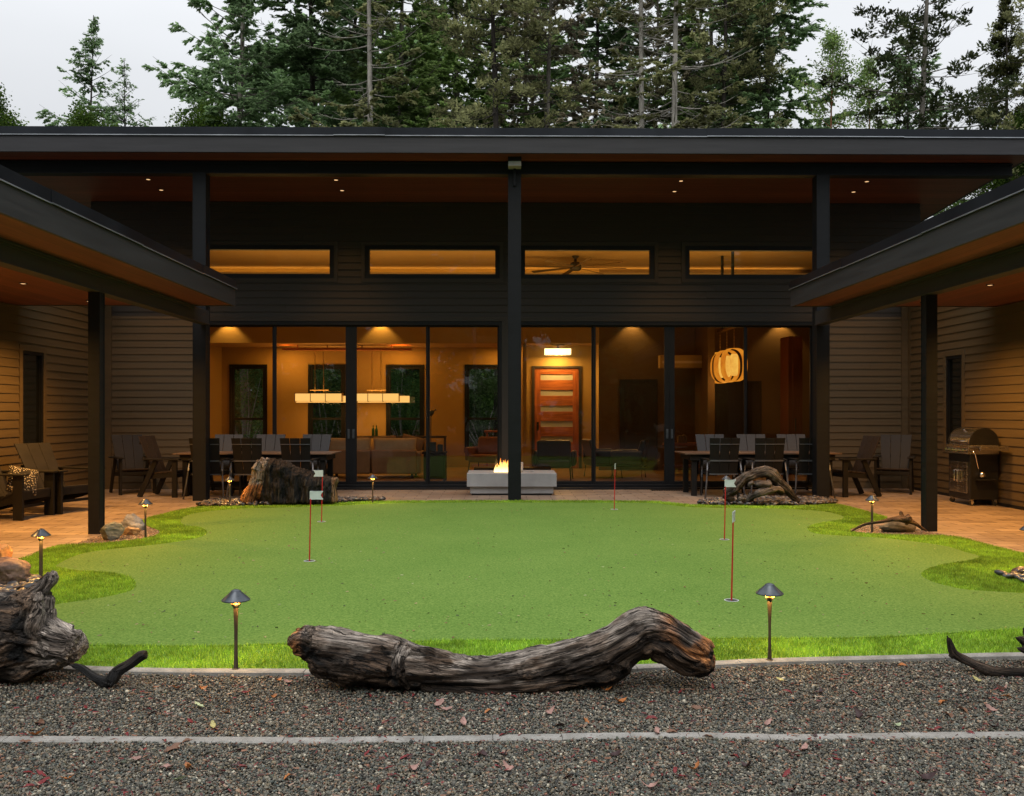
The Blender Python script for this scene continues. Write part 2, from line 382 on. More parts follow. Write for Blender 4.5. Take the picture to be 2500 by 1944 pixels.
def sliding(x0, x1, edges):
    """edges: list of (u0,u1) mullions in the photo, between the outer jambs"""
    zt, zb = ZV(794.5, YW), ZV(1179.6, YW)
    f = MB(); f.box(x0, x1, YW - .02, YW + .16, zt, DT).box(x0, x1, YW - .03, YW + .16, .004, zb - .03)
    f.box(x0, x0 + .055, YW - .02, YW + .16, zb - .03, zt).box(x1 - .055, x1, YW - .02, YW + .16, zb - .03, zt)
    root = hpart(f.build('sliding_door', M['frame'], bevel=.004))
    E = [(x0 + .055, x0 + .055)] + [(XU(a, YW), XU(b, YW)) for a, b in edges] + [(x1 - .055, x1 - .055)]
    for i in range(len(E) - 1):
        xa = E[i][0] if i == 0 else (E[i][0] + E[i][1]) / 2; xb = E[i + 1][1] if i == len(E) - 2 else (E[i + 1][0] + E[i + 1][1]) / 2
        yy = YW + (.03 if i in (1, 2) else .075)
        la = (E[i][1] - xa) if i else .028; lb = (xb - E[i + 1][0]) if i < len(E) - 2 else .028
        p = MB(); p.box(xa, xa + la, yy, yy + .045, zb - .03, zt).box(xb - lb, xb, yy, yy + .045, zb - .03, zt).box(xa + la, xb - lb, yy, yy + .045, zb - .03, zb + .03).box(xa + la, xb - lb, yy, yy + .045, zt - .03, zt)
        po = p.build('door_panel', M['frame'], root, bevel=.003); po.matrix_parent_inverse = Matrix.Translation(Vector((0, 0, 0)))
        g = MB(); g.add([(xa + la, yy + .02, zb), (xb - lb, yy + .02, zb), (xb - lb, yy + .02, zt), (xa + la, yy + .02, zt)], [(0, 1, 2, 3)])
        g.build('pane', M['glass'], root)
        if i in (1, 2):
            hx = xb - .045 if i == 1 else xa + .045; h = MB(); h.box(hx - .02, hx + .02, yy - .012, yy, .95, 1.13).box(hx - .01, hx + .01, yy - .03, yy - .012, .97, .985).box(hx - .006, hx + .006, yy - .035, yy - .012, .955, .967)
            h.build('handle', M['lamp_metal'], root, bevel=.003)
sliding(ldx[0], ldx[1], [(662.5, 673.5), (843, 870), (1039.6, 1048.5)])
sliding(rdx[0], rdx[1], [(1445, 1454.8), (1622.6, 1648), (1817.6, 1827)])
th = MB(); th.box(ldx[0], rdx[1], YW - .22, YW - .032, .004, .03); hpart(th.build('threshold', M['frame'], bevel=.004))
gr_ = MB()
for k in range(20): gr_.box(XU(1585, 16.9) + k * .045, XU(1585, 16.9) + k * .045 + .03, 16.62, 16.85, .002, .014)
tag(gr_.build('floor_grate', M['frame']), 'dark slotted mat on the pavers before the right sliding door', 'door mat')

# roof
YF = 14.42; RX0, RX1 = -8.62, 8.62; YB = 25.6
zs = lambda y: 5.44 + (YW - y) * .0615
roof = MB()
roof.add([(RX0 + .03, YF + .03, 5.97), (RX1 - .03, YF + .03, 5.97), (RX1 - .03, YB, 5.3), (RX0 + .03, YB, 5.3),
          (RX0 + .03, YF + .03, zs(YF) + .02), (RX1 - .03, YF + .03, zs(YF) + .02), (RX1 - .03, YB, zs(YB) + .02), (RX0 + .03, YB, zs(YB) + .02)],
         [(0, 1, 2, 3), (7, 6, 5, 4), (0, 4, 5, 1), (1, 5, 6, 2), (2, 6, 7, 3), (3, 7, 4, 0)])
ro = hpart(roof.build('roof', M['roofing']))
fa = MB(); zf0 = zs(YF) - .005
fa.box(RX0, RX1, YF - .0, YF + .04, zf0, 5.875)
hpart(fa.build('fascia', M['fascia'], bevel=.004), house)
for X, w_ in ((RX0, 0.0), (RX1 - .04, 0.0)):
    t = MB(); t.add([(X, YF + .043, zf0), (X + .04, YF + .043, zf0), (X + .04, YB, zs(YB) - .005), (X, YB, zs(YB) - .005), (X, YF + .043, 5.87), (X + .04, YF + .043, 5.87), (X + .04, YB, 5.2), (X, YB, 5.2)],
                    [(0, 1, 2, 3), (7, 6, 5, 4), (0, 4, 5, 1), (1, 5, 6, 2), (2, 6, 7, 3), (3, 7, 4, 0)]); hpart(t.build('side_fascia', M['fascia_side']))

fl = MB(); xj = [RX0 - .02, XU(940, YF), XU(815, YF), XU(1726, YF), XU(2206, YF), RX1 + .02]; xj = sorted(xj)
for i in range(len(xj) - 1):
    e = .006 * (i % 2); fl.box(xj[i], xj[i + 1] + .0, YF - .012 - e, YF + .05, 5.872 + e * .5, 6.0 + e)
hpart(fl.build('flashing', M['flash']))
dr = MB()
for i in range(len(xj) - 1):
    e = .006 * (i % 2); dr.box(xj[i], xj[i + 1], YF - .024 - e, YF - .013 - e, 5.862 + e, 5.876 + e)
hpart(dr.build('drip_edge', M['drip']))
so = MB(); so.add([(RX0 + .04, YF + .042, zs(YF + .04)), (RX1 - .04, YF + .042, zs(YF + .04)), (RX1 - .04, YB, zs(YB)), (RX0 + .04, YB, zs(YB))], [(0, 1, 2, 3)])
hpart(so.build('soffit', M['soffit_x']))
be = MB(); zbm = ZV(426, 14.82)
be.box(-8.48, 8.46, 14.84, 14.99, zbm + .02, zs(14.99) - .002).box(-8.48, 8.46, 14.81, 15.02, zbm, zbm + .02).box(-8.48, 8.46, 14.81, 15.02, zs(15.02) - .03, zs(15.02) - .008)
hpart(be.build('beam', M['black_wood'], bevel=.003))
for X in (-4.95, .21, 5.30):
    p = MB(); hw = .105
    p.box(X - hw, X + hw, 14.8, 14.82, 0.0, zbm).box(X - hw + .006, X + hw - .006, 14.82, 15.0, 0.0, zbm).box(X - hw, X + hw, 15.0, 15.02, 0, zbm)
    p.box(X - hw - .002, X - hw + .016, 14.797, 14.80, 0, zbm).box(X + hw - .016, X + hw + .002, 14.797, 14.80, 0, zbm)
    hpart(p.build('post', M['black_wood'], bevel=.003))
bk = MB(); bk.box(.21 - .105, .21 + .105, 14.60, 14.81, ZV(405, 14.6), ZV(385, 14.6)); hpart(bk.build('beam_bracket', M['concrete'], bevel=.006))
bk = MB(); bk.box(.21 - .11, .21 + .11, 14.59, 14.83, ZV(393, 14.59), ZV(380, 14.59)); bk.box(.19, .23, 14.76, 14.80, zbm - .2, zbm + .1); hpart(bk.build('bracket_hood', M['black_wood'], bevel=.004))

# recessed ceiling lights
LENS = emit('downlight_lens', (1, .60, .28), 1.2)
def downlight(x, y, z, parent, power, slope=0.0, spot=125, col=WARM):
    m_ = MB(); m_.lathe([(.050, 0), (.050, -.006), (.044, -.009), (.036, -.004), (.035, 0)], (0, 0, 0), 20)
    o = m_.build('downlight', M['frame'], parent); o.location = Vector((x, y, z)) - Vector(parent.location)
    l = MB(); l.lathe([(.034, -.005), (.02, -.0085)], (0, 0, 0), 20); l.build('lens', LENS, o)
    if power: lamp('SPOT', (0, 0, -.03), power, col, .045, o, spot, .7)
for X in (-6.17, -2.9, 3.15, 6.43):
    for Y in (15.8, 16.4): downlight(X, Y, zs(Y) - .001, house, 34 if Y > 16 else 105, spot=80)

# ------------------------------------------------------------ interior
IY0, HY, RY, LC = YW + .2, 22.4, 23.9, 3.17
IX0, IX1, FX0, FX1, FY = -7.4, 7.72, .62, XU(1463, HY), 23.15
zc = lambda y: 5.33 - .06 * (y - YW)
ii = MB()
ii.box(IX0 - .15, IX0, IY0, RY, 0, zc(IY0))                       # left side wall
def rear_wall(mb_, x0, x1, y, z0, z1, holes):
    holes = sorted(holes); x = x0
    for (a, b, c, d) in holes:
        mb_.box(x, a, y, y + .15, z0, z1); mb_.box(a, b, y, y + .15, z0, c); mb_.box(a, b, y, y + .15, d, z1); x = b
    mb_.box(x, x1, y, y + .15, z0, z1)
rw = [(565, 648), (757, 839), (947, 1031), (1139, 1223)]
holes = [(XU(a, RY), XU(b, RY), ZV(1100, RY), ZV(895, RY)) for a, b in rw]
rear_wall(ii, IX0, FX0, RY, 0, LC, holes)
ii.box(IX0, FX1, HY, HY + .12, LC, zc(HY))                         # header above the low ceiling
ii.box(FX0 - .1, FX0, HY + .12, RY, 0, LC)                         # between living room and foyer
ii.box(FX1 - .0, FX1 + .12, HY + .002, FY, 0, LC)                  # foyer side wall
drx = (XU(1298, FY), XU(1420, FY)); drz = ZV(894, FY)
rear_wall(ii, FX0, FX1, FY, 0, LC, [(drx[0], drx[1], 0, drz)])
hpart(ii.build('interior_wall', M['wall_in']))
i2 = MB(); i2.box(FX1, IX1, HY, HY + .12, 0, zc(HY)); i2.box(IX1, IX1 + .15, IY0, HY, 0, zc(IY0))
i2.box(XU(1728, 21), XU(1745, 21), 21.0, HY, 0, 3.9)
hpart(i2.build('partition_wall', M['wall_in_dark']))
cc = MB(); cc.box(IX0, FX1, HY + .12, RY, LC, LC + .05); hpart(cc.build('low_ceiling', M['ceil_in']))
cc = MB(); cc.add([(IX0 - .1, IY0, zc(IY0)), (IX1 + .1, IY0, zc(IY0)), (IX1 + .1, HY + .1, zc(HY + .1)), (IX0 - .1, HY + .1, zc(HY + .1))], [(0, 1, 2, 3)]); hpart(cc.build('high_ceiling', M['ceil_in']))
cc = MB(); cc.box(IX0, IX1, HY - .22, HY - .001, zc(HY) - .16, zc(HY) - .12); hpart(cc.build('cove_ledge', M['ledge_in']))
cc = MB(); cc.box(IX0, IX1, YW + .17, RY, -.02, .012); hpart(cc.build('interior_floor', M['floor_in']))
bw = MB(); bw.box(IX0 - .3, IX1 + .3, RY + .2, RY + .3, LC + .1, 4.85).box(WX0, WX0 + .1, IY0, RY, 3.3, 4.8); hpart(bw.build('outer_wall', M['siding']))
# inside face of the front wall
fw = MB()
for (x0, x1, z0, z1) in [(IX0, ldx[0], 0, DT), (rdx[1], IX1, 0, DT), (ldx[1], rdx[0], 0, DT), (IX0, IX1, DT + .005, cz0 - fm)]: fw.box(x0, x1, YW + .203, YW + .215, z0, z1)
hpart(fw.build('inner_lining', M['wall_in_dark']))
for (a, b, c, d) in holes:
    f = MB(); t_ = .07
    f.box(a - .05, b + .05, RY - .03, RY + .1, d, d + .05).box(a - .05, b + .05, RY - .03, RY + .1, c - .06, c).box(a - .05, a, RY - .03, RY + .1, c, d).box(b, b + .05, RY - .03, RY + .1, c, d)
    zr = ZV(1023, RY)
    f.box(a, a + t_, RY + .0, RY + .08, c, d).box(b - t_, b, RY + .0, RY + .08, c, d).box(a + t_, b - t_, RY, RY + .08, d - t_, d).box(a + t_, b - t_, RY, RY + .08, c, c + t_).box(a + t_, b - t_, RY, RY + .08, zr - .03, zr + .03)
    wo = hpart(f.build('rear_window', M['frame'], bevel=.004))
    g = MB(); g.add([(a, RY + .05, c), (b, RY + .05, c), (b, RY + .05, d), (a, RY + .05, d)], [(0, 1, 2, 3)]); g.build('pane', M['glass'], wo)
# red entry door with five frosted lites
f = MB(); f.box(drx[0], drx[0] + .075, FY - .03, FY + .12, 0, drz).box(drx[1] - .075, drx[1], FY - .03, FY + .12, 0, drz).box(drx[0] + .075, drx[1] - .075, FY - .03, FY + .12, drz - .06, drz)
root = hpart(f.build('entry_door', M['door_dark'], bevel=.004))
zz = lambda k: ZV(560 + k / 2.461, FY); ux = lambda k: XU(1200 + k / 2.461, FY)
st = MB(); st.box(drx[0] + .075, ux(295), FY + .0, FY + .05, .01, drz - .06).box(ux(488), drx[1] - .075, FY, FY + .05, .01, drz - .06); st.build('stile', M['cherry_v'], root, bevel=.004)
rl = MB(); ys = [835, 872, 906, 966, 1000, 1060, 1095, 1152, 1188, 1245, 1280, 1420]
for i in range(0, len(ys), 2): rl.box(ux(295), ux(488), FY + .002, FY + .048, zz(ys[i + 1]) if i < 10 else .01, zz(ys[i]))
rl.build('rail', M['cherry'], root, bevel=.004)
gl = MB()
for i in range(1, 10, 2): gl.box(ux(295), ux(488), FY + .02, FY + .03, zz(ys[i + 1]), zz(ys[i]))
gl.build('frosted_lite', M['frost'], root)
h = MB(); h.box(ux(272), ux(284), FY - .03, FY, zz(1210), zz(1158)).tube([(ux(278), FY - .02, zz(1170)), (ux(278), FY - .07, zz(1175)), (ux(278), FY - .07, zz(1200)), (ux(278), FY - .02, zz(1205))], .008, 8); h.build('handle', M['black_enamel'], root, bevel=.003)
# dark interior doors
for (a, b, v0) in ((1516, 1602, 930), (1748, 1822, 932), (1826, 1855, 934)):
    x0, x1, z1 = XU(a, HY), XU(b, HY), ZV(v0, HY)
    d = MB(); d.box(x0, x1, HY - .03, HY - .003, .012, z1).box(x0 + .08, x1 - .08, HY - .038, HY - .03, .2, z1 - .1).box(x0 - .03, x0, HY - .045, HY - .001, .012, z1).box(x1, x1 + .03, HY - .045, HY - .001, .012, z1).box(x0 - .03, x1 + .03, HY - .045, HY - .001, z1, z1 + .04)
    hpart(d.build('interior_door', M['door_dark'], bevel=.003))
# interior lights: downlights grazing the header and partition
for u in (559, 930, 1543, 1905):
    x = XU(u, HY); l = lamp('SPOT', (x, HY - .17, 3.80), 32, WARM2, .02, None, 100, .5); l.name = 'can_light'; hpart(l)
for X in (-5.6, -2.6, .0): hpart(lamp('AREA', (X, 23.2, LC - .02), 17, WARM3, .3))  # unseen warm fill lamps added under the low ceiling to brighten the rear
for X, e in ((-5, 12), (-1, 12), (3, 5), (6, 5)): hpart(lamp('SPOT', (X, 19.3, zc(19.3) - .05), e * 2.6, WARM3, .1, None, 110, .7))
cv = lamp('AREA', (.1, HY - .13, zc(HY) - .11), 13, (1., .55, .13), 1, None, rot=(R(180 - 25), 0, 0)); cv.data.shape = 'RECTANGLE'; cv.data.size = 14.6; cv.data.size_y = .05; hpart(cv)
cv = lamp('AREA', (.1, 19.4, 3.55), 150, (1., .55, .14), 1, None, rot=(R(180), 0, 0)); cv.data.shape = 'RECTANGLE'; cv.data.size = 13; cv.data.size_y = 1.2; hpart(cv)

# ============================================================ COVERED WINGS
def wing(side, label, wallX, eave, beamX, posts, win):
    s = side; Y0, Y1 = 3.6, 14.05; zb, zm, zt = 3.10, 3.37, 3.49
    root = empty('covered_wing', (s * 5, 10, 0), 0, label, 'covered wing')
    def W(o): return hpart(o, root)
    X0 = s * (abs(wallX) + 1.4)
    def bx(mb_, xa, xb, *r): return mb_.box(min(xa, xb), max(xa, xb), *r)
    t = MB(); bx(t, eave - (-s) * 0 + s * .04, X0, Y0, Y1 - .04, zb + .02, zt - .01); W(t.build('roof', M['roofing']))
    t = MB(); bx(t, eave, eave + s * .04, Y0, Y1, zb, zm); bx(t, eave + s * .04, X0, Y1 - .04, Y1, zb, zm); W(t.build('fascia', M['fascia_side'], bevel=.004))
    t = MB(); ys_ = [Y0, 8.3, 10.4, 12.5, Y1 + .01] if s < 0 else [Y0, 7.7, 9.6, 11.9, Y1 + .01]
    for i in range(4): bx(t, eave - s * (.012 + .005 * (i % 2)), eave + s * .05, ys_[i], ys_[i + 1], zm - .003 + .004 * (i % 2), zt + .004 * (i % 2))
    bx(t, eave + s * .05, X0, Y1 - .03, Y1 + .012, zm, zt); W(t.build('flashing', M['flash']))
    t = MB()
    for i in range(4): e = .005 * (i % 2); bx(t, eave - s * (.024 + e), eave - s * (.0125 + e), ys_[i], ys_[i + 1], zm - .012 + e, zm + .0 + e)
    W(t.build('drip_edge', M['drip']))
    t = MB(); t.add([(eave + s * .042, Y0, zb + .01), (X0, Y0, zb + .01), (X0, Y1 - .042, zb + .01), (eave + s * .042, Y1 - .042, zb + .01)], [(0, 1, 2, 3)]); W(t.build('soffit', M['soffit_y']))
    t = MB(); bx(t, beamX, beamX + s * .14, Y0, 14.78, 2.90, 3.108); bx(t, beamX - s * .02, beamX, Y0, 14.0, 3.06, 3.085); bx(t, beamX - s * .035, beamX, Y0, 14.0, 3.085, 3.107); bx(t, beamX - s * .012, beamX + s * .152, Y0, 14.78, 2.884, 2.90)
    W(t.build('beam', M['fascia_side'], bevel=.003))
    for Y in posts:
        t = MB(); xa = beamX; bx(t, xa, xa + s * .14, Y, Y + .018, 0, 2.884); bx(t, xa + s * .006, xa + s * .134, Y + .018, Y + .122, 0, 2.884); bx(t, xa, xa + s * .14, Y + .122, Y + .14, 0, 2.884)
        W(t.build('post', M['black_wood'], bevel=.003))
    t = MB(); siding_parts = []
    wy0, wy1, wz0, wz1 = win
    for (a, b, c, d) in ((Y0, wy0 - .09, 0, 3.10), (wy0 - .09, wy1 + .09, wz1 + .09, 3.10), (wy0 - .09, wy1 + .09, 0, wz0 - .09), (wy1 + .09, YW - .022, 0, 3.10), (Y1 + .02, YW - .022, 3.10, 3.6)):
        siding_side(t, wallX, -s, a, b, c, d)
    W(t.build('wall', M['siding']))
    t = MB(); bx(t, wallX + s * .003, wallX + s * .2, Y0, wy0 - .02, 0, 3.1); bx(t, wallX + s * .003, wallX + s * .2, wy1 + .02, YW - .022, 0, 3.5)
    bx(t, wallX + s * .003, wallX + s * .2, wy0 - .02, wy1 + .02, 0, wz0 - .02); bx(t, wallX + s * .003, wallX + s * .2, wy0 - .02, wy1 + .02, wz1 + .02, 3.1); W(t.build('wall_core', M['trim']))
    t = MB(); bx(t, wallX - s * .026, wallX, YW - .14, YW - .021, 0, 3.6); bx(t, wallX - s * .14, wallX - s * .027, YW - .045, YW - .021, 0, 3.6); W(t.build('corner_trim', M['siding']))
    t = MB()
    for (a, b, c, d) in ((wy0 - .09, wy0, wz0 - .09, wz1 + .09), (wy1, wy1 + .09, wz0 - .09, wz1 + .09), (wy0, wy1, wz0 - .09, wz0), (wy0, wy1, wz1, wz1 + .09)): bx(t, wallX - s * .03, wallX + s * .1, a, b, c, d)
    wo = W(t.build('window', M['siding'], bevel=.003))
    t = MB()
    for (a, b, c, d) in ((wy0, wy0 + .05, wz0, wz1), (wy1 - .05, wy1, wz0, wz1), (wy0 + .05, wy1 - .05, wz0, wz0 + .05), (wy0 + .05, wy1 - .05, wz1 - .05, wz1)): bx(t, wallX - s * .015, wallX + s * .08, a, b, c, d)
    t.build('frame', M['frame'], wo)
    t = MB(); bx(t, wallX + s * .03, wallX + s * .036, wy0 + .05, wy1 - .05, wz0 + .05, wz1 - .05); t.build('pane', M['dark_pane'], wo)
    t = MB(); bx(t, wallX - s * .03, wallX - s * .021, Y0, YW - .14, .0, .05); W(t.build('base_flashing', M['frame']))
    return root
m_, t_, b_ = new_mat('dark_room_pane'); b_.inputs['Base Color'].default_value = (.006, .007, .006, 1); b_.inputs['Roughness'].default_value = .03; b_.inputs['IOR'].default_value = 1.7
M['dark_pane'] = m_
lw = wing(-1, 'low covered wing on the left, roofing the lounge chairs', -7.5, -4.14, -4.78, (10.77, 6.6), (14.15, 14.8, .85, 2.42))
rwg = wing(1, 'low covered wing on the right, roofing the grill', 7.75, 4.52, 5.16, (10.9, 6.7), (15.05, 15.6, .85, 2.42))
for Y in (13.5, 11.65, 9.8, 7.9):
    downlight(-6.15, Y, 3.109, lw, 400, spot=140, col=(1, .48, .11)); downlight(6.35, Y, 3.109, rwg, 320, spot=140, col=(1, .48, .11))
# ============================================================ GROUND
def catmull(pts, n=6, closed=True):
    P_ = [np.array(p, float) for p in pts]; m = len(P_); o = []
    for i in range(m if closed else m - 1):
        p0, p1, p2, p3 = [P_[(i + k) % m] if closed else P_[min(max(i + k, 0), m - 1)] for k in (-1, 0, 1, 2)]
        for j in range(n):
            t = j / n; o.append(.5 * ((2 * p1) + (-p0 + p2) * t + (2 * p0 - 5 * p1 + 4 * p2 - p3) * t * t + (-p0 + 3 * p1 - 3 * p2 + p3) * t ** 3))
    if not closed: o.append(P_[-1])
    return np.array(o)
def inside(poly, x, y):
    r = np.zeros(len(x), bool); n = len(poly); j = n - 1
    for i in range(n):
        xi, yi = poly[i]; xj_, yj = poly[j]
        if yi != yj:
            c = ((yi > y) != (yj > y)) & (x < (xj_ - xi) * (y - yi) / (yj - yi) + xi); r ^= c
        j = i
    return r
def dist_poly(poly, x, y):
    d = np.full(len(x), 1e9); n = len(poly)
    for i in range(n):
        a = poly[i]; b = poly[(i + 1) % n]; ab = b - a; L = (ab ** 2).sum() + 1e-12
        t = np.clip(((x - a[0]) * ab[0] + (y - a[1]) * ab[1]) / L, 0, 1)
        d = np.minimum(d, np.hypot(x - a[0] - t * ab[0], y - a[1] - t * ab[1]))
    return d
def sheet(name, poly, z, mat, thick=0):
    bm = bmesh.new(); vs = [bm.verts.new((p[0], p[1], z)) for p in poly]; f = bm.faces.new(vs)
    f.normal_update()
    if f.normal.z < 0: f.normal_flip()
    if thick:
        r = bmesh.ops.extrude_face_region(bm, geom=[f]); vv = [e for e in r['geom'] if isinstance(e, bmesh.types.BMVert)]
        bmesh.ops.translate(bm, verts=vv, vec=(0, 0, -thick)); bmesh.ops.recalc_face_normals(bm, faces=bm.faces)
    bmesh.ops.triangulate(bm, faces=bm.faces); me = bpy.data.meshes.new(name); bm.to_mesh(me); bm.free()
    return obj(name, me, mat)
gp = lambda L, z=0.0: [G(u, v, z) for u, v in L]
OUT = gp([(32, 1373.5), (107, 1345), (146, 1334), (194, 1331), (246, 1329), (301, 1324), (350, 1318), (378, 1311), (391, 1302), (380, 1294), (358, 1284), (348, 1274), (363, 1266), (402, 1256), (447, 1245), (486, 1239.5), (567, 1238), (640, 1237),
          (740, 1234), (825, 1230), (906, 1226), (1028, 1224.5), (1231, 1224), (1403, 1224), (1566, 1225), (1620, 1227), (1667, 1232), (1708, 1235), (1809, 1237), (1952, 1237), (2031, 1233), (2055, 1235), (2094, 1242), (2130, 1253), (2165, 1263.5),
          (2150, 1276), (2110, 1284), (2080, 1292), (2076, 1298), (2098, 1303), (2147, 1306.5), (2218, 1309), (2289, 1309.5), (2342, 1314), (2395, 1327), (2448, 1341), (2500, 1350), (2570, 1368)])
OUT += [(4.9, 8.2), (5.15, 7.2), (5.2, 6.2), (4.9, 5.6), (4.2, 5.38)]
OUT += gp([(2500, 1597), (2180, 1604), (1851, 1612.5), (1736, 1618), (1540, 1627), (1200, 1634), (900, 1637), (640, 1637), (569, 1637.6), (341, 1634), (197, 1629), (60, 1622)])
OUT += [(-3.6, 5.3), (-4.5, 5.6), (-5.0, 6.4), (-5.1, 7.4), (-4.95, 8.2)]
OUT = catmull(OUT, 5)
INN = gp([(140, 1389), (139, 1382.6), (181, 1361.5), (227, 1350), (291.5, 1342), (356, 1335.6), (421, 1327.5), (470, 1319), (499, 1310), (504, 1300), (486, 1290), (453, 1286), (440.5, 1278), (447, 1266), (470, 1257), (518, 1249.5), (583, 1244.5), (640, 1242.5),
          (740, 1240), (825, 1237), (906, 1232.5), (1028, 1230), (1231, 1229.5), (1403, 1229.5), (1586, 1230.5), (1627, 1234.5), (1688, 1240.6), (1809, 1243), (1900, 1244), (1988, 1249), (2031, 1254.6), (2059, 1264), (2055, 1271), (2024, 1276), (1988, 1283), (1972, 1294), (1992, 1305.5),
          (2059, 1311), (2147, 1316), (2218, 1323.5), (2306, 1336), (2359, 1352), (2392, 1362), (2370, 1371), (2324, 1378), (2271, 1390.6), (2250, 1405), (2264, 1419), (2306, 1433), (2359, 1443.6), (2412, 1447.5), (2500, 1452.5), (2570, 1458)])
INN += [(4.7, 6.75), (4.75, 6.2), (4.2, 6.0)]
INN += gp([(2500, 1540), (2175, 1559), (1960, 1563), (1736, 1563.5), (1480, 1566), (1217, 1568), (1015, 1570), (640, 1578), (569, 1581.5), (341, 1581.5), (201, 1579), (90, 1572)])
INN += [(-3.7, 5.75), (-4.3, 6.1), (-4.1, 6.5)] + gp([(40, 1488), (114, 1483), (163, 1476), (228, 1467), (281, 1457), (319, 1446), (332, 1433), (324, 1418), (296, 1406), (247, 1400), (190, 1397)])
INN = catmull(INN, 5)
# --- materials
m, t, b = new_mat('forest_floor'); v = coords(t); n = noise(t, v, 2.5, 8); t.links.new(ramp(t, n, [(.3, (.018, .02, .010)), (.7, (.055, .06, .025))]), b.inputs['Base Color']); b.inputs['Roughness'].default_value = .95
tag(MB().add([(-400, -300, -.06), (400, -300, -.06), (400, 600, -.06), (-400, 600, -.06)], [(0, 1, 2, 3)]).build('ground', m), kind='structure')
# pavers
m, t, b = new_mat('tan_concrete_pavers'); v = coords(t)
br = t.nodes.new('ShaderNodeTexBrick'); t.links.new(v, br.inputs['Vector']); br.inputs['Scale'].default_value = 1
br.inputs['Brick Width'].default_value = .42; br.inputs['Row Height'].default_value = .21; br.inputs['Mortar Size'].default_value = .008; br.inputs['Mortar Smooth'].default_value = .3
br.inputs['Color1'].default_value = (.23, .165, .125, 1); br.inputs['Color2'].default_value = (.42, .315, .235, 1); br.inputs['Mortar'].default_value = (.09, .07, .055, 1); br.inputs['Bias'].default_value = -.1
br2 = t.nodes.new('ShaderNodeTexBrick'); t.links.new(coords(t, 'Object', (1, 1, 1)), br2.inputs['Vector'])
n = noise(t, v, 1.1, 5); n2 = noise(t, v, 45, 4); t.nodes.remove(br2)
c = mixc(t, .35, br.outputs[0], ramp(t, n, [(.3, (.22, .16, .12)), (.7, (.40, .31, .23))])); c = mixc(t, 1.0, c, ramp(t, n2, [(.3, (.82, .82, .82)), (.7, (1.12, 1.12, 1.12))]), 'MULTIPLY')
mk = mixc(t, br.outputs['Fac'], c, (.045, .032, .024)); t.links.new(mk, b.inputs['Base Color'])
t.links.new(ramp(t, n, [(.3, (.32, .32, .32)), (.7, (.6, .6, .6))]), b.inputs['Roughness'])
iv = N(t, 'ShaderNodeMath', operation='SUBTRACT'); iv.inputs[0].default_value = 1; t.links.new(br.outputs['Fac'], iv.inputs[1])
bp1 = bump(t, b, iv.outputs[0], .5, .006); bump(t, b, n2, .25, .004, bp1)
tag(sheet('patio', [(-9, 5.35), (9, 5.35), (9, YW + .15), (-9, YW + .15)], 0.0, m), kind='structure')
# green
m, t, b = new_mat('short_putting_turf'); v = coords(t)
n1 = noise(t, v, 55, 5, .75); n2 = noise(t, v, .9, 4); n3 = noise(t, coords(t, 'Object', (1, 1, 1)), 190, 2, .8)
c = ramp(t, n1, [(.30, (.058, .125, .019)), (.5, (.132, .238, .042)), (.72, (.24, .345, .082))])
c = mixc(t, 1.0, c, ramp(t, n2, [(.3, (.93, .96, .92)), (.7, (1.12, 1.07, 1.12))]), 'MULTIPLY')
c = mixc(t, 1.0, c, ramp(t, n3, [(.25, (.72, .74, .72)), (.5, (1, 1, 1)), (.8, (1.22, 1.2, 1.22))]), 'MULTIPLY')
sp_ = noise(t, coords(t, 'Object', (1, 1, 1)), 23, 3, .8); c = mixc(t, ramp(t, sp_, [(.70, (0, 0, 0)), (.74, (.7, .7, .7))]), c, (.16, .10, .04)); 
sp2 = noise(t, coords(t, 'Object', (1, 1.3, 1)), 31, 3, .8); c = mixc(t, ramp(t, sp2, [(.71, (0, 0, 0)), (.75, (.6, .6, .6))]), c, (.36, .42, .20))
t.links.new(c, b.inputs['Base Color']); b.inputs['Roughness'].default_value = .9; b.inputs['Specular IOR Level'].default_value = .15; bump(t, b, n1, .6, .006)
tag(sheet('putting_green', INN, .014, m, .008), kind='structure')
m, t, b = new_mat('fringe_turf_base'); v = coords(t); n1 = noise(t, v, 60, 5, .7)
t.links.new(ramp(t, n1, [(.3, (.09, .18, .018)), (.7, (.20, .34, .04))]), b.inputs['Base Color']); b.inputs['Roughness'].default_value = .95
tag(sheet('turf', OUT, .006, m), kind='structure')
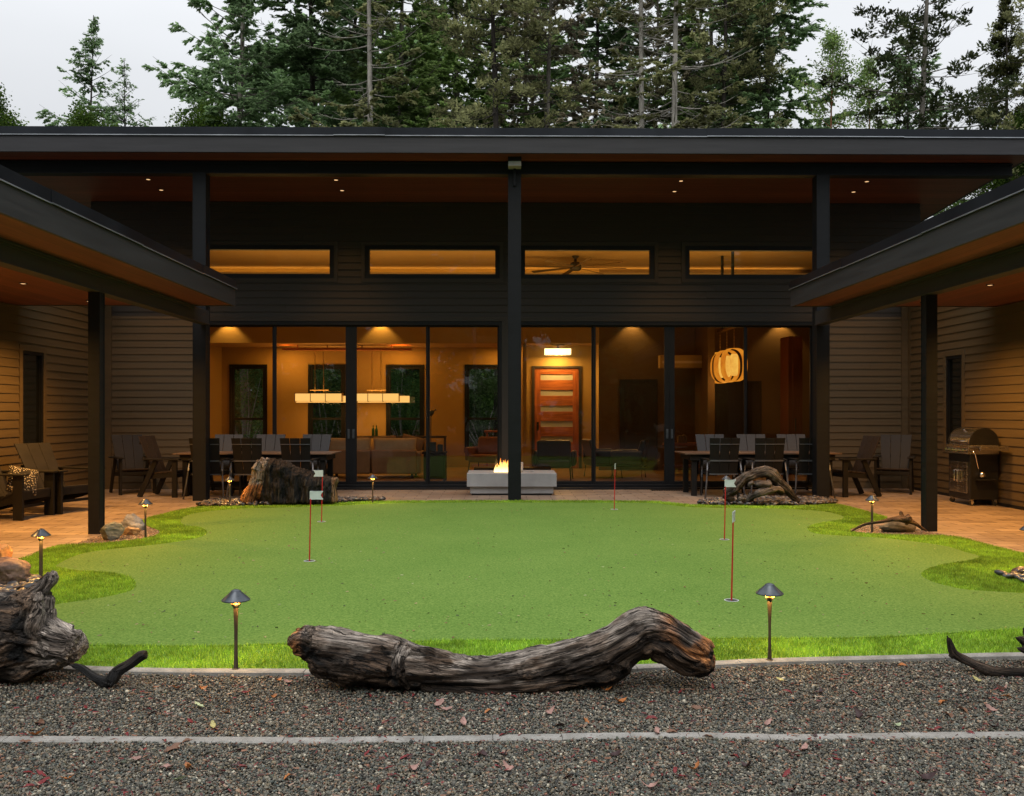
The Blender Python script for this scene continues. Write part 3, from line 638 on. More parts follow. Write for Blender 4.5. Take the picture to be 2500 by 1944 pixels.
# fringe blades
def blades(name, n, region, hgt, wid, colr, box, cut=None, z=.006):
    rs = np.random.RandomState(11); x = rs.uniform(box[0], box[1], n); y = box[2] + (box[3] - box[2]) * rs.uniform(0, 1, n)
    k = region(x, y, rs); x = x[k]; y = y[k]; n = len(x)
    a = rs.uniform(0, 2 * PI, n); lean = rs.normal(0, .35, (n, 2)); h = hgt * rs.uniform(.65, 1.2, n) * (1 + .25 * fbm(np.stack([x * 3, y * 3, 0 * x], 1), 2)); wd = wid * rs.uniform(.7, 1.3, n) * (1 + .10 * (y - 5))
    dx, dy = np.cos(a) * wd / 2, np.sin(a) * wd / 2
    V = np.zeros((n, 4, 3)); z0 = np.full(n, z)
    V[:, 0] = np.stack([x - dx, y - dy, z0], 1); V[:, 1] = np.stack([x + dx, y + dy, z0], 1)
    mx_, my_ = x + lean[:, 0] * h, y + lean[:, 1] * h
    V[:, 2] = np.stack([mx_ + dx * .35, my_ + dy * .35, z0 + h], 1); V[:, 3] = np.stack([mx_ - dx * .35, my_ - dy * .35, z0 + h * .95], 1)
    br_ = rs.uniform(.65, 1.3, n) * (1 + .55 * fbm(np.stack([x * 2.2, y * 2.2, 0 * x + 3], 1), 3)) * (1 + .5 * fbm(np.stack([x * 11, y * 11, 0 * x + 7], 1), 2)); yl = rs.uniform(0, 1, n)
    c1, c2 = np.array(colr[0]), np.array(colr[1]); c = (c1[None] * (1 - yl[:, None]) + c2[None] * yl[:, None]) * br_[:, None]
    cols = np.repeat(c, 4, axis=0)
    me = np_mesh(name, V.reshape(-1, 3), np.arange(4 * n).reshape(n, 4), cols)
    return me
def tint_mat(name, rough=.6, trans=0, bmp=0, spec=.3):
    m, t, b = new_mat(name); a = N(t, 'ShaderNodeAttribute', attribute_name='tint'); t.links.new(a.outputs['Color'], b.inputs['Base Color']); b.inputs['Roughness'].default_value = rough
    b.inputs['Specular IOR Level'].default_value = spec
    if trans:
        tr = N(t, 'ShaderNodeBsdfTranslucent'); t.links.new(a.outputs['Color'], tr.inputs[0]); ms = N(t, 'ShaderNodeMixShader'); ms.inputs[0].default_value = trans
        t.links.new(b.outputs[0], ms.inputs[1]); t.links.new(tr.outputs[0], ms.inputs[2]); t.links.new(ms.outputs[0], t.nodes['Material Output'].inputs[0])
    return m
gm = tint_mat('grass_blade', .75, .25, spec=.12)
def reg(x, y, rs):
    k = inside(OUT, x, y) & ~inside(INN, x, y); p = np.clip(1.15 - (y - 5.2) * .085, .25, 1); k &= rs.uniform(0, 1, len(x)) < p
    k &= np.abs(x) < .62 * y + .6
    return k
o = obj('fringe_grass', blades('fringe_grass', 1400000, reg, .022, .0042, ((.20, .40, .035), (.42, .60, .065)), (-5.2, 5.3, 4.9, 15.2)), gm); tag(o, 'long bright green artificial grass fringe edging the green', 'grass', kind='stuff')
# gravel
m, t, b = new_mat('dark_gravel_bed'); v = coords(t)
vo = t.nodes.new('ShaderNodeTexVoronoi'); vo.inputs['Scale'].default_value = 85; t.links.new(v, vo.inputs['Vector'])
c = ramp(t, vo.outputs['Color'], [(.2, (.012, .012, .011)), (.8, (.07, .065, .06))]); t.links.new(c, b.inputs['Base Color']); b.inputs['Roughness'].default_value = .8; bump(t, b, vo.outputs['Distance'], .8, .01)
GZ = -.012
tag(sheet('gravel_bed', [(-9, -6), (9, -6), (9, 5.36), (-9, 5.36)], GZ - .012, m), kind='structure')
ICO_V, ICO_F = None, None
bm = bmesh.new(); bmesh.ops.create_icosphere(bm, subdivisions=1, radius=1); ICO_V = np.array([v.co[:] for v in bm.verts]); ICO_F = np.array([[q.index for q in f.verts] for f in bm.faces]); bm.free()
def stones(x, y, z, r, cols, seed=1, flat=.6, Vb=ICO_V, Fb=ICO_F, tilt=.5):
    rs = np.random.RandomState(seed); n = len(x); m_ = len(Vb)
    V = np.repeat(Vb[None], n, 0) * (1 + rs.uniform(-.22, .22, (n, m_, 1)))
    V *= np.stack([rs.uniform(.8, 1.35, n), rs.uniform(.65, 1., n), rs.uniform(flat * .7, flat * 1.3, n)], 1)[:, None] * r[:, None, None]
    a = rs.uniform(0, 2 * PI, n); bx_, by_ = rs.normal(0, tilt, n), rs.normal(0, tilt, n)
    def rot(V, ax, an):
        i, j = [(1, 2), (2, 0), (0, 1)][ax]; c_, s_ = np.cos(an)[:, None], np.sin(an)[:, None]; A, B = V[..., i].copy(), V[..., j].copy(); V[..., i] = A * c_ - B * s_; V[..., j] = A * s_ + B * c_
    rot(V, 2, a); rot(V, 0, bx_); rot(V, 1, by_)
    V += np.stack([x, y, z], 1)[:, None]
    Fc = (Fb[None] + (np.arange(n) * m_)[:, None, None]).reshape(-1, 3)
    return V.reshape(-1, 3), Fc, np.repeat(cols, m_, axis=0)
rs = np.random.RandomState(3); n = 270000
y = 3.15 + (5.34 - 3.15) * rs.uniform(0, 1, n); x = rs.uniform(-1, 1, n) * (.62 * y + .1)
EDGE = catmull(gp([(-160, 1811), (0, 1808), (322, 1808), (640, 1810), (1009, 1807), (1332, 1802), (1678, 1798), (1900, 1803), (2200, 1799), (2500, 1796), (2660, 1794)], GZ), 4, False)
ec = np.interp(x, EDGE[:, 0], EDGE[:, 1]); cy = OUT[:, 1]
inO = inside(OUT, x, y); k = ~inO & (np.abs(y - ec) > .029); x, y = x[k], y[k]
k = dist_poly(OUT[::3], x, y) > .055; x, y = x[k], y[k]
k = np.random.RandomState(8).uniform(0, 1, len(x)) < .62 + .38 * (y < 4.4); x, y = x[k], y[k]; n = len(x)
pal = np.array([(.085, .084, .078), (.15, .145, .13), (.035, .037, .037), (.24, .23, .20), (.15, .13, .095), (.22, .15, .105), (.085, .105, .105), (.42, .40, .35), (.19, .085, .06), (.065, .078, .062)])
pi = rs.choice(len(pal), n, p=[.2, .2, .17, .10, .1, .05, .1, .03, .02, .03]); cols = pal[pi] * rs.uniform(.6, 1.35, (n, 1)) * np.array([[1.10, 1.04, .92]])
r = rs.uniform(.0038, .0074, n) + .005 * (rs.rand(n) < .06)
V, Fc, cc_ = stones(x, y, GZ + rs.uniform(-.008, .006, n) + .007 * fbm(np.stack([x * 2.5, y * 2.5, 0 * x], 1), 2), r, cols, 4)
gmat = tint_mat('gravel_stone', .55, spec=.4)
tag(obj('gravel', np_mesh('gravel', V, Fc, cc_), gmat), 'dark grey pea gravel covering the foreground', 'gravel', kind='stuff')
# concrete garden edging, cast in short lengths
m, t, b = new_mat('grey_edging_concrete'); v = coords(t); n1 = noise(t, v, 9, 6); n2 = noise(t, v, 90, 4)
c = ramp(t, n1, [(.3, (.20, .19, .17)), (.7, (.36, .345, .32))]); c = mixc(t, 1.0, c, ramp(t, n2, [(.3, (.8, .8, .8)), (.6, (1.1, 1.1, 1.1))]), 'MULTIPLY')
t.links.new(c, b.inputs['Base Color']); b.inputs['Roughness'].default_value = .85; bump(t, b, n2, .5, .004); M['edging'] = m
def edging(name, path, width, z0, z1, label, seg=.31):
    L = np.r_[0, np.cumsum(np.hypot(*np.diff(path, axis=0).T))]; tot = L[-1]; mb_ = MB(); s = 0; rr = random.Random(2); k = 0
    while s < tot - .02:
        e = min(s + seg, tot); q = [s, (s + e) / 2, e - .0025]
        p = [np.array([np.interp(a, L, path[:, 0]), np.interp(a, L, path[:, 1])]) for a in q]; dz = rr.uniform(-.0015, .0015); vs = []
        for i in range(3):
            d = p[min(i + 1, 2)] - p[max(i - 1, 0)]; d = d / (np.linalg.norm(d) + 1e-9); nn = np.array([-d[1], d[0]]); bul = .006 if i == 1 else 0
            c_ = p[i] + nn * rr.uniform(-.0015, .0015)
            cv_ = d * (.018 if i == 2 else (.018 if i == 0 else 0))
            for (o_, zz_) in ((-width / 2, z0), (-width / 2 + .0, z1 + dz - .006), (-width / 2 + .008, z1 + dz), (width / 2 - .008, z1 + dz), (width / 2, z1 + dz - .006), (width / 2, z0)):
                w_ = 1 if abs(o_) < width / 2 - .02 else 0
                vs.append((*(c_ + nn * o_), zz_))
        fs_ = [];
        for i in range(2):
            for j in range(5): a = i * 6 + j; fs_.append((a, a + 1, a + 7, a + 6))
        fs_ += [tuple(range(6)), tuple(range(12, 18))[::-1]]
        mb_.add(vs, fs_); s = e
    o = mb_.build(name, M['edging']); return tag(o, label, 'garden edging')
edging('garden_edging', EDGE[:, :2], .068, GZ - .03, GZ + .009, 'thin pale concrete edging strip running across the gravel foreground')
# kerb following the front of the turf
fr = OUT[(OUT[:, 1] < 5.6)]; fr = fr[np.argsort(fr[:, 0])]; fr = fr[np.abs(fr[:, 0]) < 4.3]
nrm = fr.copy(); nrm[:, 1] -= .035
edging('garden_edging', nrm, .07, GZ - .03, .012, 'low concrete edging between the bright grass fringe and the gravel', .62)
# beds cut into the patio
def bed(pts, name, z=.004):
    p = catmull(gp(pts), 5); o = sheet(name, p, z, bpy.data.materials['dark_gravel_bed']); tag(o, kind='structure'); return p
bedL = bed([(190, 1330), (246, 1328.5), (301, 1323.5), (350, 1317), (378, 1310), (388, 1302), (378, 1295), (345, 1291), (300, 1297), (240, 1311)], 'gravel_bed')
bedR = bed([(2080, 1297), (2098, 1302), (2147, 1305.5), (2218, 1308.3), (2299, 1308.5), (2260, 1299), (2232, 1293), (2190, 1286), (2140, 1285), (2105, 1288)], 'gravel_bed')
bedBL = bed([(480, 1237.5), (560, 1237), (640, 1236), (740, 1233), (830, 1229), (935, 1224), (900, 1220.5), (800, 1221), (700, 1223), (600, 1224), (520, 1229)], 'pebble_bed')
bedBR = bed([(1706, 1233), (1760, 1236), (1850, 1236.5), (1950, 1236.5), (2034, 1231.5), (2030, 1224), (1960, 1219.5), (1860, 1217.5), (1780, 1220), (1720, 1227)], 'pebble_bed')
def fill(poly, n, seed):
    rs = np.random.RandomState(seed); x = rs.uniform(poly[:, 0].min(), poly[:, 0].max(), n); y = rs.uniform(poly[:, 1].min(), poly[:, 1].max(), n); k = inside(poly, x, y); return x[k], y[k], rs
for poly, sd in ((bedL, 21), (bedR, 22)):
    x, y, rs = fill(poly, 9000, sd); n = len(x); cols = pal[rs.choice(len(pal), n)] * np.array([1.15, .95, .8]) * rs.uniform(.6, 1.2, (n, 1))
    V, Fc, c = stones(x, y, .008 + 0 * x, rs.uniform(.007, .013, n), cols, sd); tag(obj('gravel', np_mesh('gravel', V, Fc, c), gmat), 'fine brown gravel in the small bed ' + ('under the three boulders by the left post' if sd == 21 else 'under the driftwood by the right post'), 'gravel', kind='stuff')
bm = bmesh.new(); bmesh.ops.create_icosphere(bm, subdivisions=3, radius=1); PEB_V = np.array([v.co[:] for v in bm.verts]); PEB_F = np.array([[q.index for q in f.verts] for f in bm.faces]); bm.free()
bm = bmesh.new(); bmesh.ops.create_icosphere(bm, subdivisions=2, radius=1); PB2_V = np.array([v.co[:] for v in bm.verts]); PB2_F = np.array([[q.index for q in f.verts] for f in bm.faces]); bm.free()
def smooth_pebbles(x, y, z, r, cols, seed):
    rs = np.random.RandomState(seed); n = len(x); m_ = len(PB2_V)
    V = np.repeat(PB2_V[None], n, 0) * np.stack([rs.uniform(.9, 1.5, n), rs.uniform(.7, 1, n), rs.uniform(.4, .65, n)], 1)[:, None] * r[:, None, None]
    a = rs.uniform(0, 2 * PI, n); c_, s_ = np.cos(a)[:, None], np.sin(a)[:, None]; A, B = V[..., 0].copy(), V[..., 1].copy(); V[..., 0] = A * c_ - B * s_; V[..., 1] = A * s_ + B * c_
    b_ = rs.normal(0, .35, n); c_, s_ = np.cos(b_)[:, None], np.sin(b_)[:, None]; A, B = V[..., 0].copy(), V[..., 2].copy(); V[..., 0] = A * c_ - B * s_; V[..., 2] = A * s_ + B * c_
    V += np.stack([x, y, z], 1)[:, None]; return V.reshape(-1, 3), (PB2_F[None] + (np.arange(n) * m_)[:, None, None]).reshape(-1, 3), np.repeat(cols, m_, axis=0)
pmat = tint_mat('dark_polished_pebble', .33, spec=.5)
ppal = np.array([(.035, .037, .042), (.06, .062, .07), (.10, .10, .105), (.075, .05, .04), (.13, .095, .075), (.16, .15, .14)])
for poly, sd, lb in ((bedBL, 31, 'dark river pebbles round the burnt stump at the back'), (bedBR, 32, 'dark river pebbles under the arched driftwood at the back')):
    x, y, rs = fill(poly, 1500, sd); n = len(x); V, Fc, c = smooth_pebbles(x, y, .022 + rs.uniform(0, .035, n), rs.uniform(.022, .045, n), ppal[rs.choice(6, n)] * rs.uniform(.7, 1.3, (n, 1)), sd)
    o = obj('river_pebbles', np_mesh('river_pebbles', V, Fc, c), pmat, smooth=True); tag(o, lb, 'pebbles', kind='stuff')
# ============================================================ FURNITURE ON THE PATIO
def curved_slat(mb, xa0, xa1, xb0, xb1, ya, yb, za, zb, th, curve, n=4):
    """vertical slat between (za) and (zb), slightly curved in plan"""
    vs = []; fs = []
    for i in range(n + 1):
        f = i / n
        for (x0, x1, y, z) in ((xa0, xa1, ya, za), (xb0, xb1, yb, zb)):
            x = x0 + (x1 - x0) * f; cv = curve * (1 - (x / .27) ** 2); vs += [(x, y + cv * -1, z), (x, y + cv * -1 + th, z)]
    for i in range(n):
        a = i * 4; b = a + 4; fs += [(a, b, b + 2, a + 2), (a + 1, a + 3, b + 3, b + 1), (a, a + 1, b + 1, b), (a + 2, b + 2, b + 3, a + 3)]
    fs += [(0, 2, 3, 1), (n * 4, n * 4 + 1, n * 4 + 3, n * 4 + 2)]; mb.add(vs, fs)
def strap(mb, hw, y, z, h, curve, th=.006, n=8):
    vs = []
    for i in range(n + 1):
        x = -hw + 2 * hw * i / n; cv = y - curve * (1 - (x / .27) ** 2)
        vs += [(x, cv, z - h / 2), (x, cv - th, z - h / 2), (x, cv - th, z + h / 2), (x, cv, z + h / 2)]
    fs = [(0, 1, 2, 3), tuple(n * 4 + k for k in (3, 2, 1, 0))]
    for i in range(n):
        for j in range(4): a = i * 4 + j; b = i * 4 + (j + 1) % 4; fs.append((a, b, b + 4, a + 4))
    mb.add(vs, fs)
def dining_chair(label):
    t = empty('dining_chair', label=label, cat='chair', group='black dining chairs with strapped backs')
    m_ = MB(); w0, w1 = .225, .26
    for k in range(3):
        a0, a1 = -1 + k * 2 / 3 + .018, -1 + (k + 1) * 2 / 3 - .018
        curved_slat(m_, a0 * w0, a1 * w0, a0 * w1, a1 * w1, -.20, -.33, .40, 1.02, .018, .04)
    m_.build('backrest', M['poly'], t, bevel=.003)
    for z, hw, h in ((.915, .245, .014), (.635, .27, .026), (.405, .245, .022)):
        b = MB(); y = -.20 - .13 * (z - .40) / .62; strap(b, hw, y - .003, z, h, .04); b.build('back_strap', M['alu'], t)
    m_ = MB()
    for k in range(5): m_.box(-.25, .25, -.18 + k * .088, -.18 + k * .088 + .08, .425 - .0 + k * .004, .445 + k * .004)
    m_.build('seat', M['poly'], t, bevel=.003)
    for s in (-1, 1):
        m_ = MB(); m_.tube([(s * .275, -.24, .63), (s * .30, -.30, .30), (s * .335, -.36, 0)], [.013, .014, .016], 8); m_.build('leg', M['alu'], t, smooth=True)
        m_ = MB(); m_.tube([(s * .275, .22, .63), (s * .285, .24, 0)], [.014, .015], 8); m_.build('leg', M['alu'], t, smooth=True)
        m_ = MB(); m_.add([(s * .235, -.27, .64), (s * .30, -.29, .64), (s * .335, .24, .645), (s * .245, .26, .645), (s * .235, -.27, .662), (s * .30, -.29, .662), (s * .335, .24, .667), (s * .245, .26, .667)],
                          [(0, 1, 2, 3), (7, 6, 5, 4), (0, 4, 5, 1), (1, 5, 6, 2), (2, 6, 7, 3), (3, 7, 4, 0)]); m_.build('arm', M['poly'], t, bevel=.004)
        m_ = MB(); m_.obox((s * .26, -.22, .40), (s * .26, .24, .42), .02, .04); m_.build('seat_rail', M['poly'], t)
    return t
def upright_chair(label, slat, group):
    t = empty('patio_armchair', label=label, cat='chair', group=group)
    m_ = MB()
    for k in range(3):
        a0, a1 = -1 + k * 2 / 3 + .014, -1 + (k + 1) * 2 / 3 - .014
        curved_slat(m_, a0 * .225, a1 * .225, a0 * .27, a1 * .27, -.18, -.44, .37, 1.04, .02, .0, 1)
    m_.build('backrest', M[slat], t, bevel=.003)
    b = MB(); b.box(-.25, .25, -.335, -.31, .62, .68).box(-.26, .26, -.42, -.40, .90, .94); b.build('back_rail', M['poly'], t)
    m_ = MB()
    for k in range(5): m_.box(-.27, .27, -.17 + k * .09, -.17 + k * .09 + .083, .40 + k * .008, .422 + k * .008)
    m_.build('seat', M['poly_brown'], t, bevel=.003)
    for s in (-1, 1):
        m_ = MB(); m_.box(s * .29 - .02, s * .29 + .02, .19, .28, 0, .635); m_.build('leg', M['poly'], t, bevel=.004)
        m_ = MB(); m_.obox((s * .285, -.10, .635), (s * .285, -.40, 0), .036, .085, (0, 1, 0)); m_.build('leg', M['poly'], t, bevel=.004)
        m_ = MB(); m_.box(s * .29 - .055, s * .29 + .055, -.33, .33, .636, .66); m_.build('arm', M['poly'], t, bevel=.005)
        m_ = MB(); m_.obox((s * .25, .26, .385), (s * .25, -.26, .345), .03, .075); m_.build('seat_rail', M['poly'], t, bevel=.003)
    m_ = MB(); m_.box(-.27, .27, .255, .275, .34, .40); m_.build('apron', M['poly'], t, bevel=.003)
    return t
def lounge_chair(label):
    t = empty('lounge_chair', label=label, cat='lounge chair', group='low slatted lounge chairs on the left patio')
    m_ = MB()
    for k in range(3):
        a0, a1 = -1 + k * 2 / 3 + .012, -1 + (k + 1) * 2 / 3 - .012
        curved_slat(m_, a0 * .27, a1 * .27, a0 * .31, a1 * .31, -.12, -.55, .23, .99, .02, 0, 1)
    m_.build('backrest', M['poly_mid'], t, bevel=.003)
    m_ = MB(); m_.box(-.27, .27, -.45, -.42, .62, .68); m_.build('back_rail', M['poly'], t)
    m_ = MB()
    for k in range(6): y = -.12 + k * .088; z = .25 + (y + .12) * .27; m_.add([(v[0], v[1], v[2]) for v in MB().box(-.29, .29, y, y + .08, z, z + .022).v], [(0, 3, 2, 1), (4, 5, 6, 7), (0, 1, 5, 4), (1, 2, 6, 5), (2, 3, 7, 6), (3, 0, 4, 7)])
    m_.build('seat', M['poly_mid'], t, bevel=.003)
    for s in (-1, 1):
        m_ = MB(); m_.box(s * .335 - .02, s * .335 + .02, .29, .43, 0, .60); m_.build('leg', M['poly'], t, bevel=.004)
        m_ = MB(); m_.add([(s * .29 + dx, y, z) for dx in (-.018, .018) for (y, z) in ((.40, .40), (.40, .26), (-.62, -.0), (-.50, -.0), (-.40, .10), (-.1, .25))],
                          [(0, 1, 2, 3, 4, 5), (11, 10, 9, 8, 7, 6)] + [(i, (i + 1) % 6, (i + 1) % 6 + 6, i + 6) for i in range(6)]); m_.build('side_rail', M['poly'], t, bevel=.004)
        m_ = MB(); m_.box(s * .34 - .075, s * .34 + .075, -.42, .47, .601, .625); m_.build('arm', M['poly'], t, bevel=.005)
        m_ = MB(); m_.box(s * .335 - .018, s * .335 + .018, -.36, -.30, .17, .60); m_.build('rear_support', M['poly'], t, bevel=.003)
    m_ = MB(); m_.box(-.31, .31, .375, .40, .27, .37).box(-.31, .31, .30, .325, .15, .19); m_.build('stretcher', M['poly'], t, bevel=.003)
    return t
def outdoor_table(label, L):
    t = empty('dining_table', label=label, cat='table', group='long outdoor dining tables')
    m_ = MB(); n = 7; W = .95
    for k in range(n): m_.box(-L / 2 + .07, L / 2 - .07, -W / 2 + k * W / n + .004, -W / 2 + (k + 1) * W / n - .004, .722, .745)
    m_.box(-L / 2, -L / 2 + .066, -W / 2, W / 2, .722, .745).box(L / 2 - .066, L / 2, -W / 2, W / 2, .722, .745); m_.build('tabletop', M['tabletop'], t, bevel=.003)
    m_ = MB(); m_.box(-L / 2 + .1, L / 2 - .1, -W / 2 + .05, -W / 2 + .075, .62, .72).box(-L / 2 + .1, L / 2 - .1, W / 2 - .075, W / 2 - .05, .62, .72).box(-L / 2 + .1, -L / 2 + .125, -W / 2 + .075, W / 2 - .075, .62, .72).box(L / 2 - .125, L / 2 - .1, -W / 2 + .075, W / 2 - .075, .62, .72); m_.build('apron', M['poly'], t, bevel=.003)
    for sx_ in (-1, 1):
        for sy in (-1, 1): m_ = MB(); m_.box(sx_ * (L / 2 - .18) - .045, sx_ * (L / 2 - .18) + .045, sy * .35 - .045, sy * .35 + .045, 0, .72); m_.build('leg', M['poly'], t, bevel=.005)
    m_ = MB(); m_.box(-L / 2 + .2, L / 2 - .2, -.03, .03, .12, .2); m_.build('stretcher', M['poly'], t, bevel=.003)
    return t
def place(o, x, y, rz, label=None, group=None, z=0.0):
    o.location = (x, y, z); o.rotation_euler = (0, 0, rz)
    if label: o['label'] = label
    if group: o['group'] = group
    return o
tb1 = place(outdoor_table('long brown outdoor dining table behind the burnt stump on the left', 2.72), -4.28, 15.98, 0)
tb2 = place(copy_tree(tb1), 4.52, 15.98, 0, 'long brown outdoor dining table behind the arched driftwood on the right')
dc = dining_chair('x'); ds = [(511, 'black strapped dining chair half hidden by the left tall post'), (613, 'black strapped dining chair in the middle of the left table, left of the burnt stump'), (728.5, 'black strapped dining chair at the left table, rising right behind the burnt stump'),
      (1762, 'black strapped dining chair at the right table, left of the arched driftwood'), (1869.5, 'black strapped dining chair at the right table, rising behind the arched driftwood'), (1976, 'black strapped dining chair half hidden by the right tall post')]
for i, (u, lb) in enumerate(ds):
    c = dc if i == 0 else copy_tree(dc); place(c, XU(u, 15.35), 15.42, random.uniform(-.03, .03), lb)
uc = upright_chair('x', 'poly_grey', 'pale grey slatted chairs on the far side of the tables')
us = [(549, 'grey slatted chair at the far side of the left table, its left end'), (655, 'grey slatted chair at the far side of the left table, in the middle'), (766, 'grey slatted chair at the far side of the left table, its right end'),
      (1738, 'grey slatted chair at the far side of the right table, its left end'), (1838, 'grey slatted chair at the far side of the right table, in the middle'), (1937, 'grey slatted chair at the far side of the right table, its right end')]
for i, (u, lb) in enumerate(us):
    c = uc if i == 0 else copy_tree(uc); place(c, XU(u, 16.6), 16.38, PI + random.uniform(-.05, .05), lb)
ub = upright_chair('x', 'poly_brown', 'brown slatted armchairs at the ends of the tables and in the corners')
place(ub, XU(412, 15.65), 15.7, R(-97), 'brown slatted armchair seen side on at the left end of the left table')
place(copy_tree(ub), XU(2080, 15.5), 15.62, R(98), 'brown slatted armchair seen side on at the right end of the right table')
uk = upright_chair('x', 'poly_mid', 'x'); place(uk, XU(332, 16.3), 16.2, PI + R(38), 'slatted armchair in the left corner, between the two left posts', 'slatted armchairs in the patio corners')
place(copy_tree(uk), XU(2180, 16.2), 16.15, PI - R(28), 'slatted armchair with grey back in the right corner beside the grill post', 'slatted armchairs in the patio corners')
lc = lounge_chair('x'); place(lc, XU(140, 13.3), 13.35, R(-112), 'low brown slatted lounge chair beside the left porch post, without a cushion')
l2 = place(copy_tree(lc), -6.78, 12.5, R(-97), 'low black lounge chair at the left edge holding the speckled cushion')
# speckled cushion
def cushion(name, mat, w, h, th, parent=None):
    bm = bmesh.new(); bmesh.ops.create_grid(bm, x_segments=14, y_segments=14, size=.5)
    n = [v.co.copy() for v in bm.verts]; me = bpy.data.meshes.new(name); V = []
    for s in (1, -1):
        for c in n:
            e = (1 - (2 * c.x) ** 4) * (1 - (2 * c.y) ** 4); pin = 1 - .07 * (1 - abs(2 * c.x * 2 * c.y)) * (abs(2 * c.x) ** 3 + abs(2 * c.y) ** 3) * .7
            V.append((c.x * w * pin, s * th / 2 * (max(e, 0) ** .5), c.y * h * pin))
    f0 = [[v.index for v in f.verts] for f in bm.faces]; k = len(n); bm.free()
    me.from_pydata(V, [], f0 + [[i + k for i in reversed(f)] for f in f0]); bm = bmesh.new(); bm.from_mesh(me); bmesh.ops.remove_doubles(bm, verts=bm.verts, dist=1e-4); bmesh.ops.recalc_face_normals(bm, faces=bm.faces); bm.to_mesh(me); bm.free()
    return obj(name, me, mat, parent, smooth=True)
m, t, b = new_mat('black_and_cream_speckled_cloth'); v = coords(t); vo = t.nodes.new('ShaderNodeTexVoronoi'); vo.inputs['Scale'].default_value = 46; vo.inputs['Randomness'].default_value = .9; t.links.new(v, vo.inputs['Vector'])
t.links.new(ramp(t, vo.outputs['Distance'], [(.30, (.48, .42, .34)), (.38, (.015, .013, .012))]), b.inputs['Base Color']); b.inputs['Roughness'].default_value = .85
cu = cushion('cushion', m, .39, .39, .13); cu.location = (-6.53, 12.36, .52); cu.rotation_euler = (R(-24), R(14), R(42)); tag(cu, 'square black and cream speckled cushion on the low chair at the left edge', 'cushion')
# fire table
ft = empty('fire_table', (XU(1249.5, 15.7), 15.7, 0), 0, 'long pale concrete fire table burning behind the central post', 'fire table')
sc_ = F / 15.7; L = (1359.5 - 1140) / sc_; m_ = MB(); zt0, zt1 = ZV(1189, 15.7), .385
m_.box(-L / 2, L / 2, 0, .34, zt0, zt1).box(-L / 2, L / 2, .58, .92, zt0, zt1).box(-L / 2, -.40, .34, .58, zt0, zt1).box(.40, L / 2, .34, .58, zt0, zt1); m_.build('tabletop', M['concrete'], ft, bevel=.008)
m_ = MB(); m_.box(-L / 2 + .055, L / 2 - .055, .05, .87, .03, zt0 - .002); m_.build('base', M['concrete'], ft, bevel=.006)
m_ = MB(); m_.box(-L / 2 + .08, L / 2 - .08, .08, .84, .0, .03); m_.build('plinth', M['black_enamel'], ft)
m_ = MB(); m_.box(-.398, .398, .342, .578, zt0 + .05, zt1 - .05); m_.build('burner_tray', M['black_enamel'], ft)
x, y, rs = np.random.RandomState(5).uniform(-.38, .38, 260), np.random.RandomState(6).uniform(.36, .56, 260), None
V, Fc, c = stones(x, y, zt1 - .035 + 0 * x, np.full(260, .02), np.repeat(np.array([(.05, .045, .04)]), 260, 0), 9); tag(obj('lava_rock', np_mesh('lava_rock', V, Fc, c), gmat, ft), kind='stuff')
m, t, b = new_mat('gas_flame'); t.nodes.remove(b); tcn = coords(t, 'Object'); sp = t.nodes.new('ShaderNodeSeparateXYZ'); t.links.new(tcn, sp.inputs[0])
mrr = t.nodes.new('ShaderNodeMapRange'); mrr.inputs['From Min'].default_value = .36; mrr.inputs['From Max'].default_value = .62; t.links.new(sp.outputs['Z'], mrr.inputs['Value'])
em = t.nodes.new('ShaderNodeEmission'); t.links.new(ramp(t, mrr.outputs[0], [(0, (1, .78, .42)), (.45, (1, .55, .13)), (1, (.9, .22, .02))]), em.inputs[0]); em.inputs[1].default_value = 3
tr = t.nodes.new('ShaderNodeBsdfTransparent'); ms = t.nodes.new('ShaderNodeMixShader'); nn = noise(t, coords(t, 'Object', (1, 1, .35)), 22, 3)
t.links.new(ramp(t, nn, [(.38, (.15, .15, .15)), (.55, (.95, .95, .95))]), ms.inputs[0]); t.links.new(tr.outputs[0], ms.inputs[1]); t.links.new(em.outputs[0], ms.inputs[2]); t.links.new(ms.outputs[0], t.nodes['Material Output'].inputs[0])
fm_ = MB(); rr = random.Random(4)
for k in range(30):
    bx = rr.uniform(-.30, .14); by = rr.uniform(.40, .52); h = rr.uniform(.09, .21) * (1.3 if -.2 < bx < .06 else .8); ln = rr.uniform(-.05, .03); ph = rr.uniform(0, 6)
    pts = [(bx + ln * f_ * 1.3 + .012 * math.sin(ph + f_ * 5) * f_, by + .01 * math.cos(ph + 4 * f_), zt1 - .02 + h * f_) for f_ in [i / 7 for i in range(8)]]
    fm_.tube(pts, [.012, .022, .024, .02, .016, .011, .006, .001], 8)
fm_.build('flame', m, ft, smooth=True); lamp('POINT', (-.08, .46, zt1 + .08), 9, (1, .45, .12), .08, ft)
m_ = MB()
for x_ in (-.165, .19):
    m_.box(x_ - .022, x_ + .022, .57, .60, zt1 + .001, zt1 + .165)
m_.build('valve_post', M['concrete'], ft, bevel=.008)

